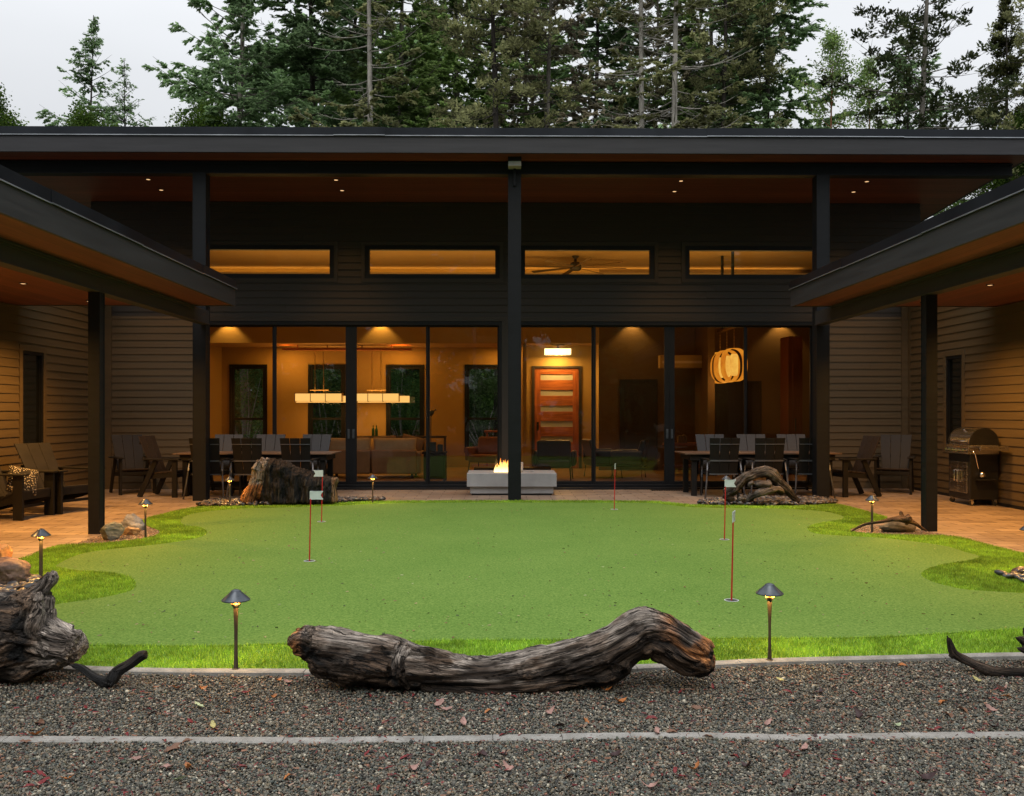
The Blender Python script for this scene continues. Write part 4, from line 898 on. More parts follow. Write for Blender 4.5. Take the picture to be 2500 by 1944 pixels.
# grill
gr = empty('gas_grill', (7.47, 14.2, 0), R(-90), 'black and stainless gas grill on casters against the right wall', 'grill')
W2, D2 = .34, .22
m_ = MB(); m_.box(-W2, W2, -D2, D2, .10, .80); m_.build('cabinet', M['black_enamel'], gr, bevel=.008)
for s in (-1, 1):
    m_ = MB(); m_.box(min(0, s * .275) + (.003 if s > 0 else 0), max(0, s * .275) - (.003 if s < 0 else 0), -D2 - .022, -D2 - .002, .19, .67); d_ = m_.build('door', M['steel'], gr, bevel=.003)
    h = MB(); x_ = s * .045; h.tube([(x_, -D2 - .024, .36), (x_, -D2 - .055, .365), (x_, -D2 - .058, .38), (x_, -D2 - .058, .52), (x_, -D2 - .055, .535), (x_, -D2 - .024, .54)], .008, 8); h.build('handle', M['chrome'], d_, smooth=True)
m_ = MB(); m_.prism([(-D2 - .05, .80), (-D2 - .035, .94), (D2, .94), (D2, .80)], lambda p: (-W2 - .01, p[0], p[1]), (2 * W2 + .02, 0, 0)); pnl = m_.build('control_panel', M['steel'], gr, bevel=.004)
for k in range(6):
    x_ = -W2 + .07 + k * (2 * W2 - .14) / 5; kb = MB(); kb.tube([(x_, -D2 - .043, .865), (x_, -D2 - .062, .863)], [.030, .028], 16).tube([(x_, -D2 - .062, .863), (x_, -D2 - .085, .861)], [.021, .018], 16).box(x_ - .004, x_ + .004, -D2 - .092, -D2 - .07, .842, .88); kb.build('knob', M['chrome'], gr, smooth='auto')
pr = [(-D2, .942)] + [(-D2 * math.cos(a) * 1.0, .985 + .215 * math.sin(a)) for a in [PI * k / 14 for k in range(15)]] + [(D2, .942)]
m_ = MB(); m_.prism(pr, lambda p: (-W2 + .03, p[0], p[1]), (2 * W2 - .06, 0, 0)); lid = m_.build('lid', M['steel'], gr, smooth='auto')
for s in (-1, 1): m_ = MB(); m_.prism([(a * 1.02, .94 + (b_ - .94) * 1.02) for a, b_ in pr], lambda p: (s * (W2 - .028), p[0], p[1]), (s * .03, 0, 0)); m_.build('lid_end', M['black_enamel'], lid)
h = MB(); h.tube([(-.25, -D2 - .005, 1.0), (-.25, -D2 - .05, 1.0), (.25, -D2 - .05, 1.0), (.25, -D2 - .005, 1.0)], .012, 8); h.build('handle', M['chrome'], lid, smooth=True)
h = MB(); h.tube([(0, -.13, 1.165), (0, -.15, 1.19)], .034, 16); h.build('thermometer', M['chrome'], lid)
m_ = MB(); m_.box(W2 + .012, W2 + .30, -D2 + .0, D2 - .01, .905, .93); sh = m_.build('side_shelf', M['steel'], gr, bevel=.006)
m_ = MB(); m_.box(W2 + .26, W2 + .302, -D2 - .005, D2 - .005, .865, .904); m_.build('shelf_rail', M['steel'], gr, bevel=.006)
h = MB(); h.tube([(W2 + .01, -D2 + .03, .84), (W2 + .05, -D2 + .01, .86), (W2 + .07, -D2 + .04, .80), (W2 + .05, -D2 + .09, .62), (W2 + .03, -D2 + .12, .55)], .008, 8); h.build('gas_hose', M['chrome'], gr, smooth=True)
h = MB(); h.lathe([(.03, 0), (.05, .03), (.045, .07), (.02, .10)], (W2 + .05, -D2 + .16, .44), 14); h.build('gas_valve', M['chrome'], gr, smooth=True)
h = MB(); h.box(W2, W2 + .12, -D2 + .07, D2 - .09, .40, .42); h.build('bottle_tray', M['black_enamel'], gr, bevel=.003)
for sx_ in (-1, 1):
    for sy in (-1, 1):
        c = MB(); cx, cy_ = sx_ * (W2 - .04), sy * (D2 - .04); c.tube([(cx - .012, cy_, .04), (cx + .012, cy_, .04)], .04, 16); c_ = c.build('caster', M['rubber'], gr, smooth='auto')
        f = MB(); f.tube([(cx - .016, cy_, .04), (cx + .016, cy_, .04)], .018, 12).box(cx - .02, cx - .014, cy_ - .02, cy_ + .02, .04, .10).box(cx + .014, cx + .02, cy_ - .02, cy_ + .02, .04, .10); f.build('fork', M['chrome'], c_)

# ============================================================ PATH LIGHTS
def path_light(label):
    t = empty('path_light', label=label, cat='path light', group='small mushroom shaped path lights round the green')
    m_ = MB(); m_.tube([(0, 0, -.03), (0, 0, .375)], .0148, 16); m_.build('post', M['lamp_post'], t, smooth='auto')
    m_ = MB(); m_.lathe([(.022, 0), (.022, .008), (.014, .012)], (0, 0, .006), 16); m_.build('base_collar', M['lamp_post'], t)
    m_ = MB(); m_.lathe([(.0125, .352), (.018, .362), (.026, .372), (.026, .378)], (0, 0, 0), 20); m_.build('socket', M['black_enamel'], t, smooth='auto')
    m_ = MB(); m_.lathe([(.0255, .3785), (.027, .392), (.024, .396)], (0, 0, 0), 20); m_.build('lens', M['bulb'], t)
    m_ = MB(); m_.lathe([(.074, .3995), (.0765, .396), (.0785, .3985), (.0785, .402), (.028, .447), (.026, .452), (.012, .458), (.0, .4595)], (0, 0, 0), 36)
    m_.v += []; m_.build('shade', M['lamp_metal'], t, smooth='auto')
    return t
M['bulb'] = emit('warm_lamp_lens', (1, .45, .08), 1.15)
pl = path_light('x')
for k in range(3): lamp('SPOT', (.042 * math.cos(k * 2.094 + .5), .042 * math.sin(k * 2.094 + .5), .391), 3.0, WARM2, .008, pl, 168, .4)
PL = [((576, 1639), 'foremost left path light, standing between the forked branch and the long log'), ((1879, 1617), 'foremost right path light, right of the humped end of the long log'), ((100, 1422), 'path light at the left edge behind the upright prong of the big stump'),
      ((355, 1316), 'path light beside the two grey boulders near the left porch post'), ((561, 1236), 'path light left of the burnt stump at the back of the green'), ((910, 1229.5), 'path light standing alone right of the burnt stump'),
      ((1773, 1233), 'path light left of the arched driftwood, partly behind a white flag'), ((2129, 1303), 'path light by the low driftwood and rock at the right porch post'), ((2513, 1403), 'path light cut off by the right edge of the picture by the patio')]
for i, ((u, v), lb) in enumerate(PL):
    c = pl if i == 0 else copy_tree(pl); x, y = G(u, v); place(c, x, y, random.uniform(0, 6), lb)
# ============================================================ PUTTING FLAGS
def flag(uv, rot, lb):
    x, y = G(*uv, .014); t = empty('putting_flag', (x, y, .014), 0, lb, 'golf flag', 'red putting flags with white swallowtail plates')
    m_ = MB(); m_.tube([(0, 0, -.005), (.012, 0, .60)], [.0065, .0055], 10); m_.build('rod', M['red_rod'], t, smooth='auto')
    w_, h_ = .122, .078; m_ = MB(); q = [(0, 0), (w_, 0), (w_ - .024, h_ / 2), (w_, h_), (0, h_)]; c_, s_ = math.cos(rot), math.sin(rot)
    m_.prism(q, lambda p: (.012 + (p[0] - .006) * c_, (p[0] - .006) * s_, .595 + p[1]), (-s_ * .004, c_ * .004, 0)); fo = m_.build('flag_plate', M['white_pl'], t)
    m_ = MB()
    for (a, b_) in (((0, 0), (w_, 0)), ((0, h_), (w_, h_)), ((w_, 0), (w_ - .024, h_ / 2)), ((w_ - .024, h_ / 2), (w_, h_)), ((0, 0), (0, h_))):
        A = (.012 + (a[0] - .006) * c_ - s_ * .002, (a[0] - .006) * s_ + .002 * c_, .595 + a[1]); B = (.012 + (b_[0] - .006) * c_ - s_ * .002, (b_[0] - .006) * s_ + .002 * c_, .595 + b_[1]); m_.tube([A, B], .0042, 6)
    m_.build('flag_rim', M['white_pl'], fo)
    m_ = MB(); n = 28; vs = []
    for r_, z_ in ((.056, .0025), (.050, .0045), (.050, -.004)):
        for k in range(n): vs.append((r_ * math.cos(2 * PI * k / n), r_ * math.sin(2 * PI * k / n), z_))
    m_.add(vs, [(i * n + k, i * n + (k + 1) % n, (i + 1) * n + (k + 1) % n, (i + 1) * n + k) for i in range(2) for k in range(n)]); m_.build('cup_rim', M['white_pl'], t, smooth=True)
    m_ = MB(); m_.add([(.050 * math.cos(2 * PI * k / n), .050 * math.sin(2 * PI * k / n), .0008) for k in range(n)], [tuple(range(n))]); m_.build('cup', M['rubber'], t)
flag((755.5, 1370), R(3), 'nearer putting flag of the left pair, its white plate pointing right')
flag((785, 1274), R(176), 'putting flag before the burnt stump, its white plate pointing left')
flag((1499.6, 1244), R(78), 'farthest putting flag, seen edge on near the fire table')
flag((1768.6, 1317.6), R(-4), 'putting flag before the arched driftwood with its plate over the path light')
flag((1786, 1466), R(68), 'nearest putting flag on the right, its plate half turned away')

# ============================================================ WOOD AND ROCK
ICO2_V, ICO2_F = PB2_V, PB2_F
def sampled(tubes, step=.01):
    A = []
    for ti, (pts, rs_) in enumerate(tubes):
        c = catmull(np.column_stack([np.array(pts, float), np.array(rs_, float)]), 8, False); L = np.r_[0, np.cumsum(np.linalg.norm(np.diff(c[:, :3], axis=0), axis=1))]
        s = np.arange(0, L[-1], step); q = np.column_stack([np.interp(s, L, c[:, k]) for k in range(4)]); tn = np.gradient(q[:, :3], axis=0); tn /= np.linalg.norm(tn, axis=1)[:, None] + 1e-9
        A.append((q, tn, s + ti * 5.3))
    return A
def wood_piece(name, tubes, voxel, colfn, seed=0, ridge=.012, lump=.012, mat=None, smooth=3, cuts=(), fine=.0, fill=None):
    A = sampled(tubes); mb_ = MB()
    if fill:   # solid body grown inside an outline, thick where the outline is wide
        pl_, yy, rm = fill; pl_ = np.array(pl_); st_ = .035; gx_, gz_ = np.meshgrid(np.arange(pl_[:, 0].min(), pl_[:, 0].max(), st_), np.arange(pl_[:, 1].min(), pl_[:, 1].max(), st_)); gx_, gz_ = gx_.ravel(), gz_.ravel()
        k_ = inside(pl_, gx_, gz_); gx_, gz_ = gx_[k_], gz_[k_]; dd_ = dist_poly(pl_, gx_, gz_)
        for X_, Z_, D_ in zip(gx_, gz_, dd_):
            if D_ > .012: r_ = min(D_, rm); vv = ICO2_V * r_ + np.array([X_, yy, Z_]); mb_.add(vv.tolist(), ICO2_F.tolist())
    for q, tn, s in A: mb_.tube([tuple(p[:3]) for p in q[::2]] + [tuple(q[-1][:3])], [p[3] for p in q[::2]] + [q[-1][3]], 14)
    o = mb_.build(name + '_tmp', None); m_ = o.modifiers.new('r', 'REMESH'); m_.mode = 'VOXEL'; m_.voxel_size = voxel
    if smooth: m2 = o.modifiers.new('s', 'SMOOTH'); m2.iterations = smooth; m2.factor = .6
    dg = bpy.context.evaluated_depsgraph_get(); dg.update(); me = bpy.data.meshes.new_from_object(o.evaluated_get(dg)); bpy.data.objects.remove(o)
    n = len(me.vertices); V = np.zeros(n * 3); me.vertices.foreach_get('co', V); V = V.reshape(-1, 3); NN = np.zeros(n * 3); me.vertices.foreach_get('normal', NN); NN = NN.reshape(-1, 3)
    Q = np.concatenate([a[0] for a in A]); T = np.concatenate([a[1] for a in A]); S = np.concatenate([a[2] for a in A]); TI = np.concatenate([np.full(len(a[0]), i) for i, a in enumerate(A)])
    best = np.full(n, 1e9); bi = np.zeros(n, int)
    for st_ in range(0, len(Q), 64):
        d = np.linalg.norm(V[:, None] - Q[None, st_:st_ + 64, :3], axis=2) / (Q[None, st_:st_ + 64, 3] + .01); j = d.argmin(1); dv = d[np.arange(n), j]; k = dv < best; best[k] = dv[k]; bi[k] = j[k] + st_
    t_ = T[bi]; rel = V - Q[bi, :3]; ax = np.cross(t_, np.array([0, 0, 1.])); ax[np.linalg.norm(ax, axis=1) < .2] = (1, 0, 0); ax /= np.linalg.norm(ax, axis=1)[:, None]; ay = np.cross(t_, ax)
    gx, gy = (rel * ax).sum(1), (rel * ay).sum(1); G3 = np.column_stack([S[bi], gx, gy])
    tw = S[bi] * 1.4; ca, sa = np.cos(tw), np.sin(tw); g2 = np.column_stack([S[bi] * 1.6, (gx * ca - gy * sa) * 24, (gx * sa + gy * ca) * 24]) + seed
    w1 = fbm(g2, 4); w2 = fbm(V * 7 + seed, 3); w3 = fbm(np.column_stack([S[bi] * 4, gx * 70, gy * 70]) + seed, 3)
    crev = -np.clip(.5 - np.abs(fbm(np.column_stack([S[bi] * 1.1, (gx * ca - gy * sa) * 13, (gx * sa + gy * ca) * 13]) + seed + 9, 3)) * 5, 0, 1)
    knot = fbm(V * 16 + seed + 4, 2)
    D = ridge * w1 * 1.6 + lump * w2 * 2 + ridge * .35 * w3 + ridge * 1.7 * crev + fine * knot
    V = V + NN * D[:, None]; cutm = np.zeros(n)
    for (p0, nn_) in cuts:
        p0 = np.array(p0); nn_ = np.array(nn_, float); nn_ /= np.linalg.norm(nn_); dd = (V - p0) @ nn_; k = (dd > 0) & (dd < .25); V[k] -= nn_ * (dd[k] * (.95))[:, None]; cutm[k] = 1
    me.vertices.foreach_set('co', V.ravel())
    cols = colfn(V, NN, S[bi], TI[bi], dict(w1=w1, w2=w2, w3=w3, crev=crev, knot=knot, cut=cutm))
    at = me.color_attributes.new('tint', 'FLOAT_COLOR', 'POINT'); c4 = np.ones((n, 4), np.float32); c4[:, :3] = np.clip(cols, 0, 1); at.data.foreach_set('color', c4.ravel())
    ga = me.attributes.new('grain', 'FLOAT_VECTOR', 'POINT'); ga.data.foreach_set('vector', G3.astype(np.float32).ravel()); me.update()
    return obj(name, me, mat or M['driftwood'], None, smooth=True)
m, t, b = new_mat('weathered_driftwood'); a = N(t, 'ShaderNodeAttribute', attribute_name='tint')
gv = coords(t, attr='grain', scale=(2.2, 60, 60)); g1 = noise(t, gv, 1, 6, .65); gv2 = coords(t, attr='grain', scale=(9, 210, 210)); g2_ = noise(t, gv2, 1, 4, .6); ob = coords(t, 'Object'); g3 = noise(t, ob, 9, 6)
c = mixc(t, 1.0, a.outputs['Color'], ramp(t, g1, [(.32, (.16, .14, .13)), (.48, (.75, .74, .73)), (.58, (1.1, 1.1, 1.1)), (.75, (2.1, 2.05, 2.0))]), 'MULTIPLY')
c = mixc(t, 1.0, c, ramp(t, g2_, [(.35, (.4, .4, .4)), (.6, (1.3, 1.3, 1.3))]), 'MULTIPLY'); c = mixc(t, 1.0, c, ramp(t, g3, [(.3, (.65, .64, .63)), (.7, (1.25, 1.25, 1.25))]), 'MULTIPLY')
def crack(scale, wdt):
    q = noise(t, coords(t, attr='grain', scale=scale), 1, 3, .55); s1 = N(t, 'ShaderNodeMath', operation='SUBTRACT'); s1.inputs[1].default_value = .5; t.links.new(q, s1.inputs[0]); s2 = N(t, 'ShaderNodeMath', operation='ABSOLUTE'); t.links.new(s1.outputs[0], s2.inputs[0])
    return ramp(t, s2.outputs[0], [(0, (.06, .05, .045)), (wdt, (1, 1, 1))])
ck1 = crack((1.6, 26, 26), .022); ck2 = crack((5, 70, 70), .02); c = mixc(t, 1.0, c, ck1, 'MULTIPLY'); c = mixc(t, .7, c, ck2, 'MULTIPLY')
t.links.new(c, b.inputs['Base Color']); b.inputs['Roughness'].default_value = .72; b.inputs['Specular IOR Level'].default_value = .35
bp1 = bump(t, b, g1, 1, .022); bp2 = bump(t, b, g2_, .9, .006, bp1); bump(t, b, ck1, 1, .02, bp2); M['driftwood'] = m
def lerp(a, b_, f): return a[None] * (1 - f[:, None]) + b_[None] * f[:, None]
def sstep(x, a, b_): x = np.clip((x - a) / (b_ - a), 0, 1); return x * x * (3 - 2 * x)
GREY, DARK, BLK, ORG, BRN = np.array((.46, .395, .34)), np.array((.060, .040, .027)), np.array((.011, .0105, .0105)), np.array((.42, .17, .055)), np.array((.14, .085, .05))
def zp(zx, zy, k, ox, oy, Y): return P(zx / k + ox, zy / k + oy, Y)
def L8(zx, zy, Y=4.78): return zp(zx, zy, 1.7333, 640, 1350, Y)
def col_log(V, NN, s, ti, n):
    up = sstep(NN[:, 2] + n['w2'] * 1.2 + n['w1'] * .9, .10, .75); c = lerp(DARK, GREY * .95, up)  # upward faces paled, underside darkened: top light put into the colour
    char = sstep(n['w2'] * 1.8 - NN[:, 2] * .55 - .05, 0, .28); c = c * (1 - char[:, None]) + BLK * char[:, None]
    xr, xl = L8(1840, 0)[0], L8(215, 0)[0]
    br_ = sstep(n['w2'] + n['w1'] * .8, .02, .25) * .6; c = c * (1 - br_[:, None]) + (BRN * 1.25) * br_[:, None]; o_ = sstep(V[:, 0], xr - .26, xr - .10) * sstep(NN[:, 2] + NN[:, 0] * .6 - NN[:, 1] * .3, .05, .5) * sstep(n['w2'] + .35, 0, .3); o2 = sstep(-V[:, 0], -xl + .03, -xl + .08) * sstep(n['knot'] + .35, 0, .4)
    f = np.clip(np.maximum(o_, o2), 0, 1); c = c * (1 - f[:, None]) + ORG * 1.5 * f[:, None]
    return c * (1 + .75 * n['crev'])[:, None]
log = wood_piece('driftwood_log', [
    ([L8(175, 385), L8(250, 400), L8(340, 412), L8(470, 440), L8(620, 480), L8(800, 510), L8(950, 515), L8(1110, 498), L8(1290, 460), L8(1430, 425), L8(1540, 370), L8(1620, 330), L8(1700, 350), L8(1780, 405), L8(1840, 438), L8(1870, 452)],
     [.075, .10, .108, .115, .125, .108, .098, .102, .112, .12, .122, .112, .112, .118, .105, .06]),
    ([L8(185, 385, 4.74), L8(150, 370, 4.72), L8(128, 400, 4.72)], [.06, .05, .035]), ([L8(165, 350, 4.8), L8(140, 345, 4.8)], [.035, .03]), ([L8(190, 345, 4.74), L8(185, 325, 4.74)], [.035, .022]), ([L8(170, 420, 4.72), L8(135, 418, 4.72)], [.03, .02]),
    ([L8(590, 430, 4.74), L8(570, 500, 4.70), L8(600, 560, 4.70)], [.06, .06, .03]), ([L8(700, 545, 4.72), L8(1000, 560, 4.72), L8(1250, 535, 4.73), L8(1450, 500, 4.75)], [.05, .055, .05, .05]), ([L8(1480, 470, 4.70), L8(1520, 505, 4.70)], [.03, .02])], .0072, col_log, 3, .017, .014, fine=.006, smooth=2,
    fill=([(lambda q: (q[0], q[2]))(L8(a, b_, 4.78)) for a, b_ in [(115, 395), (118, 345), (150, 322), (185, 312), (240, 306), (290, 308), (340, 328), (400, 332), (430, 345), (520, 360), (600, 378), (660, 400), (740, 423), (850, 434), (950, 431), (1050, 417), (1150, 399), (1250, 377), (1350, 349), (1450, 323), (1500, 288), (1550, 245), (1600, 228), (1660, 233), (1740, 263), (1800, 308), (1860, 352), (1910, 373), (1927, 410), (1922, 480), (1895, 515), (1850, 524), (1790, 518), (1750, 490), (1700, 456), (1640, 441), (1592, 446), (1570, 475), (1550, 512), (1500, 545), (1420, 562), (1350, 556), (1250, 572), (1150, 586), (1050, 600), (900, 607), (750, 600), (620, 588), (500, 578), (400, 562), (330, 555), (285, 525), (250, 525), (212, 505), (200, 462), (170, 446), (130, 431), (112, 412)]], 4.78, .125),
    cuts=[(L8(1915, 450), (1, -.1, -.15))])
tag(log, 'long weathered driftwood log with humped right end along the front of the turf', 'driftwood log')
def L7(zx, zy, Y=4.95): return zp(zx, zy, 2.636, 0, 1300, Y)
def Lx(zx, zy, Y=4.95): return zp(zx, zy, 4.354, 0, 1330, Y)
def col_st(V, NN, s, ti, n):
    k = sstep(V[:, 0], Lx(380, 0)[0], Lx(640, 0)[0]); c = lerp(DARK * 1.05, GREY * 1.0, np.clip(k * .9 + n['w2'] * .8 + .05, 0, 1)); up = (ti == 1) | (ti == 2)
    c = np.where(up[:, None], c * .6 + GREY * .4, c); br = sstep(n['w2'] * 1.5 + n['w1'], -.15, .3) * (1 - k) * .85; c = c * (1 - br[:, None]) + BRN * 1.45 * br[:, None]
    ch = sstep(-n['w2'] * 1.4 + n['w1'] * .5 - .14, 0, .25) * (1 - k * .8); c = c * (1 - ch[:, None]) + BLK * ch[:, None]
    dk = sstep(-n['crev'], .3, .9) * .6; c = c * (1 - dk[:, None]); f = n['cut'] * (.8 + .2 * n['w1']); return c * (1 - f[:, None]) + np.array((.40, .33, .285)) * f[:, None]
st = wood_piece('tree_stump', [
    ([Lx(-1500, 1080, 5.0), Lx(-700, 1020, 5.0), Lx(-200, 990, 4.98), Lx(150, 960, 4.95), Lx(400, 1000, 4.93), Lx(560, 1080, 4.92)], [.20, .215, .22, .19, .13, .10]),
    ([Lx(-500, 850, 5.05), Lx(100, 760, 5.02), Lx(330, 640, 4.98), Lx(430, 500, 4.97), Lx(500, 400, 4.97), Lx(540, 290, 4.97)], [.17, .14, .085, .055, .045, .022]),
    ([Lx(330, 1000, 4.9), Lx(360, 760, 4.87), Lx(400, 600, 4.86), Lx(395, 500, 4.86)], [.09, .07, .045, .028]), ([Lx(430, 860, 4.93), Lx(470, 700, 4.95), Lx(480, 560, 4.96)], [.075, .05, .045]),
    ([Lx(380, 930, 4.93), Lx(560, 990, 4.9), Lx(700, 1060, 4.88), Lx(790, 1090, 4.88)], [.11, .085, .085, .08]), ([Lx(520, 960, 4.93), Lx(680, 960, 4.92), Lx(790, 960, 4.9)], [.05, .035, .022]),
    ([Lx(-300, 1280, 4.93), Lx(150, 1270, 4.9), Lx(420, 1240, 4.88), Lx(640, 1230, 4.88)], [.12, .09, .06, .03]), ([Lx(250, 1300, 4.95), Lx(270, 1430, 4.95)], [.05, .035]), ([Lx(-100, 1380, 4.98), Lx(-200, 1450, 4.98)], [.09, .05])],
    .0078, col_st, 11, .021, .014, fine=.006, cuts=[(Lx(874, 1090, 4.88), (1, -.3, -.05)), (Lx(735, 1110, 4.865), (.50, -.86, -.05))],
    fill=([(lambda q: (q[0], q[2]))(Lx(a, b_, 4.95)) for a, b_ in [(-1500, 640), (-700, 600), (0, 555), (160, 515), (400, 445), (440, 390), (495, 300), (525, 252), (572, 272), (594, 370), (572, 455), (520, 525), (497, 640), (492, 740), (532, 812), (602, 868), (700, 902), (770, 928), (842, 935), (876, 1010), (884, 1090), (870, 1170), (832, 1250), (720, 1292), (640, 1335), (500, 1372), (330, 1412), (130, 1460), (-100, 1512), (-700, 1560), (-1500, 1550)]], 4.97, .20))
tag(st, 'large weathered stump with upright prong and sawn grey face, left foreground', 'tree stump')
blk = lambda V, NN, s, ti, n: lerp(BLK * 1.6, DARK * 1.1, np.clip(n['w2'] + NN[:, 2] * .5, 0, 1))
def low(pts): return pts
br_ = wood_piece('forked_branch', [([L7(450, 850, 4.86), L7(520, 868, 4.86), L7(600, 925, 4.84), L7(680, 960, 4.82), L7(715, 975, 4.82)], [.016, .024, .027, .032, .034]), ([L7(700, 985, 4.80), L7(735, 925, 4.82), L7(760, 890, 4.83), L7(840, 845, 4.85), L7(905, 795, 4.86), L7(945, 785, 4.86)], [.03, .035, .03, .026, .027, .022])], .005, blk, 5, .004, .003)
tag(br_, 'black charred forked branch lying on the gravel beside the big left stump', 'branch')
def R6(zx, zy, Y=5.05): return zp(zx, zy, 3.86, 2250, 1280, Y)
drk = lambda V, NN, s, ti, n: lerp(DARK * .55, DARK * 1.4, np.clip(n['w2'] + .4 + NN[:, 2] * .4, 0, 1))
b2 = wood_piece('bent_branch', [([R6(243, 1050), R6(275, 1130), R6(300, 1210), R6(380, 1262), R6(500, 1320, 5.0), R6(600, 1365, 4.97), R6(700, 1392, 4.95), R6(900, 1395, 4.95), R6(1150, 1390, 4.95), R6(1400, 1330, 4.98)], [.009, .019, .024, .024, .022, .03, .028, .026, .03, .035]), ([R6(300, 1215), R6(265, 1265)], [.02, .011])], .0045, drk, 6, .003, .003)
tag(b2, 'dark bent branch rising from the gravel at the lower right edge', 'branch')
b3 = wood_piece('root_tangle', [([R6(880, 1065, 5.1), R6(960, 1100, 5.1), R6(1080, 1150, 5.1)], [.006, .028, .05]), ([R6(880, 1160, 5.08), R6(960, 1185, 5.08), R6(1100, 1200, 5.1)], [.006, .02, .045]), ([R6(960, 980, 5.12), R6(1010, 1060, 5.12), R6(1100, 1180, 5.12), R6(1250, 1330, 5.1)], [.01, .025, .05, .07])], .006, drk, 7, .004, .004)
tag(b3, 'spiky root wood cut off by the right edge, front of the turf', 'driftwood')
def Z7(zx, zy, Y=13.95): return zp(zx, zy, 5.747, 1680, 1030, Y)
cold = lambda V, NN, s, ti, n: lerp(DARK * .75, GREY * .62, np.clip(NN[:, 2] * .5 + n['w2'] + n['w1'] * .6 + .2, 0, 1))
b4 = wood_piece('arched_driftwood', [([Z7(500, 1000), Z7(600, 960), Z7(700, 860), Z7(800, 780), Z7(960, 720), Z7(1120, 700), Z7(1230, 790), Z7(1340, 900), Z7(1470, 1040), Z7(1570, 1130)], [.06, .10, .085, .075, .075, .09, .085, .075, .06, .035]), ([Z7(640, 1060), Z7(560, 1060), Z7(520, 1090)], [.08, .09, .06]), ([Z7(700, 1060), Z7(830, 1090), Z7(960, 1020, 13.8), Z7(1100, 960, 13.8), Z7(1230, 940, 13.85), Z7(1330, 1000)], [.07, .045, .05, .055, .05, .04]),
    ([Z7(950, 900, 13.85), Z7(1000, 870, 13.82), Z7(1150, 880, 13.82)], [.05, .07, .07]), ([Z7(850, 940, 13.8), Z7(860, 880, 13.8), Z7(920, 850, 13.8)], [.014, .03, .035]), ([Z7(900, 1000), Z7(860, 1100)], [.05, .04])], .011, cold, 8, .016, .016, fine=.006)
tag(b4, 'arched grey driftwood root on the pebble bed before the right dining table', 'driftwood')
def R2(zx, zy, Y=10.6): return zp(zx, zy, 2.83, 1900, 850, Y)
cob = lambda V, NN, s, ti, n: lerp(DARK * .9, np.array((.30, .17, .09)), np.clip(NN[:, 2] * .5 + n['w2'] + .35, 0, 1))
b5 = wood_piece('low_driftwood', [([R2(502, 1270, 10.75), R2(560, 1235, 10.7), R2(620, 1213, 10.65), R2(700, 1202), R2(780, 1185), R2(850, 1178), R2(900, 1192), R2(950, 1215), R2(1000, 1250), R2(1032, 1268)], [.008, .016, .02, .022, .026, .04, .035, .024, .02, .013]), ([R2(862, 1190), R2(850, 1150), R2(843, 1125)], [.025, .02, .014]), ([R2(880, 1180), R2(905, 1155)], [.03, .02]), ([R2(880, 1195), R2(890, 1220)], [.025, .015]), ([R2(870, 1175), R2(915, 1180, 10.5)], [.02, .03])], .006, cob, 9, .006, .005)
tag(b5, 'slender twisted driftwood resting on a dark rock by the right porch post', 'driftwood')
# burnt stump block: fluted charred front, brown crown
def S5(zx, zy, Y=14.1): return zp(zx, zy, 5.46, 500, 1000, Y)
def col_b(V, NN, s, ti, n):
    xl, xr = S5(640, 0)[0], S5(1740, 0)[0]; c = lerp(BLK * .45, DARK * .2, np.clip(n['w1'] * 1.6 + n['w2'] * .6, 0, 1)); str_ = sstep(n['w3'] + n['w1'], .32, .6) * .35; c = c * (1 - str_[:, None]) + np.array((.16, .15, .11)) * str_[:, None]
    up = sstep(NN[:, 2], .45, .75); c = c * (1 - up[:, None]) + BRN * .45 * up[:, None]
    l = (ti == 0).astype(float) * sstep(S5(860, 0)[0] - V[:, 0] + n['w2'] * .05, 0, .05); zz_ = sstep(V[:, 2], .30, .36); lc_ = lerp(ORG * .85, GREY * .8, zz_); c = c * (1 - l[:, None]) + lc_ * l[:, None]
    e = (ti == 9).astype(float); c = c * (1 - e[:, None]) + np.array((.34, .20, .10)) * e[:, None]; return c * (1 + .5 * n['crev'])[:, None]
tb_ = [([S5(590, 1240), S5(640, 1100), S5(700, 950), S5(720, 800), S5(770, 690)], [.14, .13, .105, .095, .08])]
for (x0, top, r_, yy) in ((880, 720, .11, 14.1), (980, 740, .11, 14.05), (1090, 760, .12, 14.12), (1200, 810, .11, 14.05), (1300, 870, .11, 14.12), (1400, 920, .11, 14.06), (1510, 960, .10, 14.12), (1620, 960, .10, 14.1)):
    tb_.append(([S5(x0 - 20, 1250, yy), S5(x0 - 10, 1050, yy + .02), S5(x0 + 10, top + 60, yy + .05)], [r_ * 1.15, r_, r_ * .9]))
tb_.append(([S5(1715, 1240), S5(1720, 1100), S5(1745, 950), S5(1730, 920)], [.06, .045, .04, .03]))
b6 = wood_piece('burnt_stump', tb_, .012, col_b, 12, .022, .016, fine=.008, smooth=2,
    fill=([(lambda q: (q[0], q[2]))(S5(a, b_, 14.15)) for a, b_ in [(500, 1252), (525, 1140), (600, 1050), (645, 900), (645, 800), (692, 680), (760, 640), (850, 645), (900, 655), (980, 672), (1120, 692), (1200, 750), (1330, 792), (1480, 870), (1600, 882), (1720, 900), (1782, 935), (1762, 1050), (1722, 1230), (1700, 1252)]], 14.17, .17))
tag(b6, 'massive charred black stump with brown crown on pebbles before the left dining table', 'tree stump')
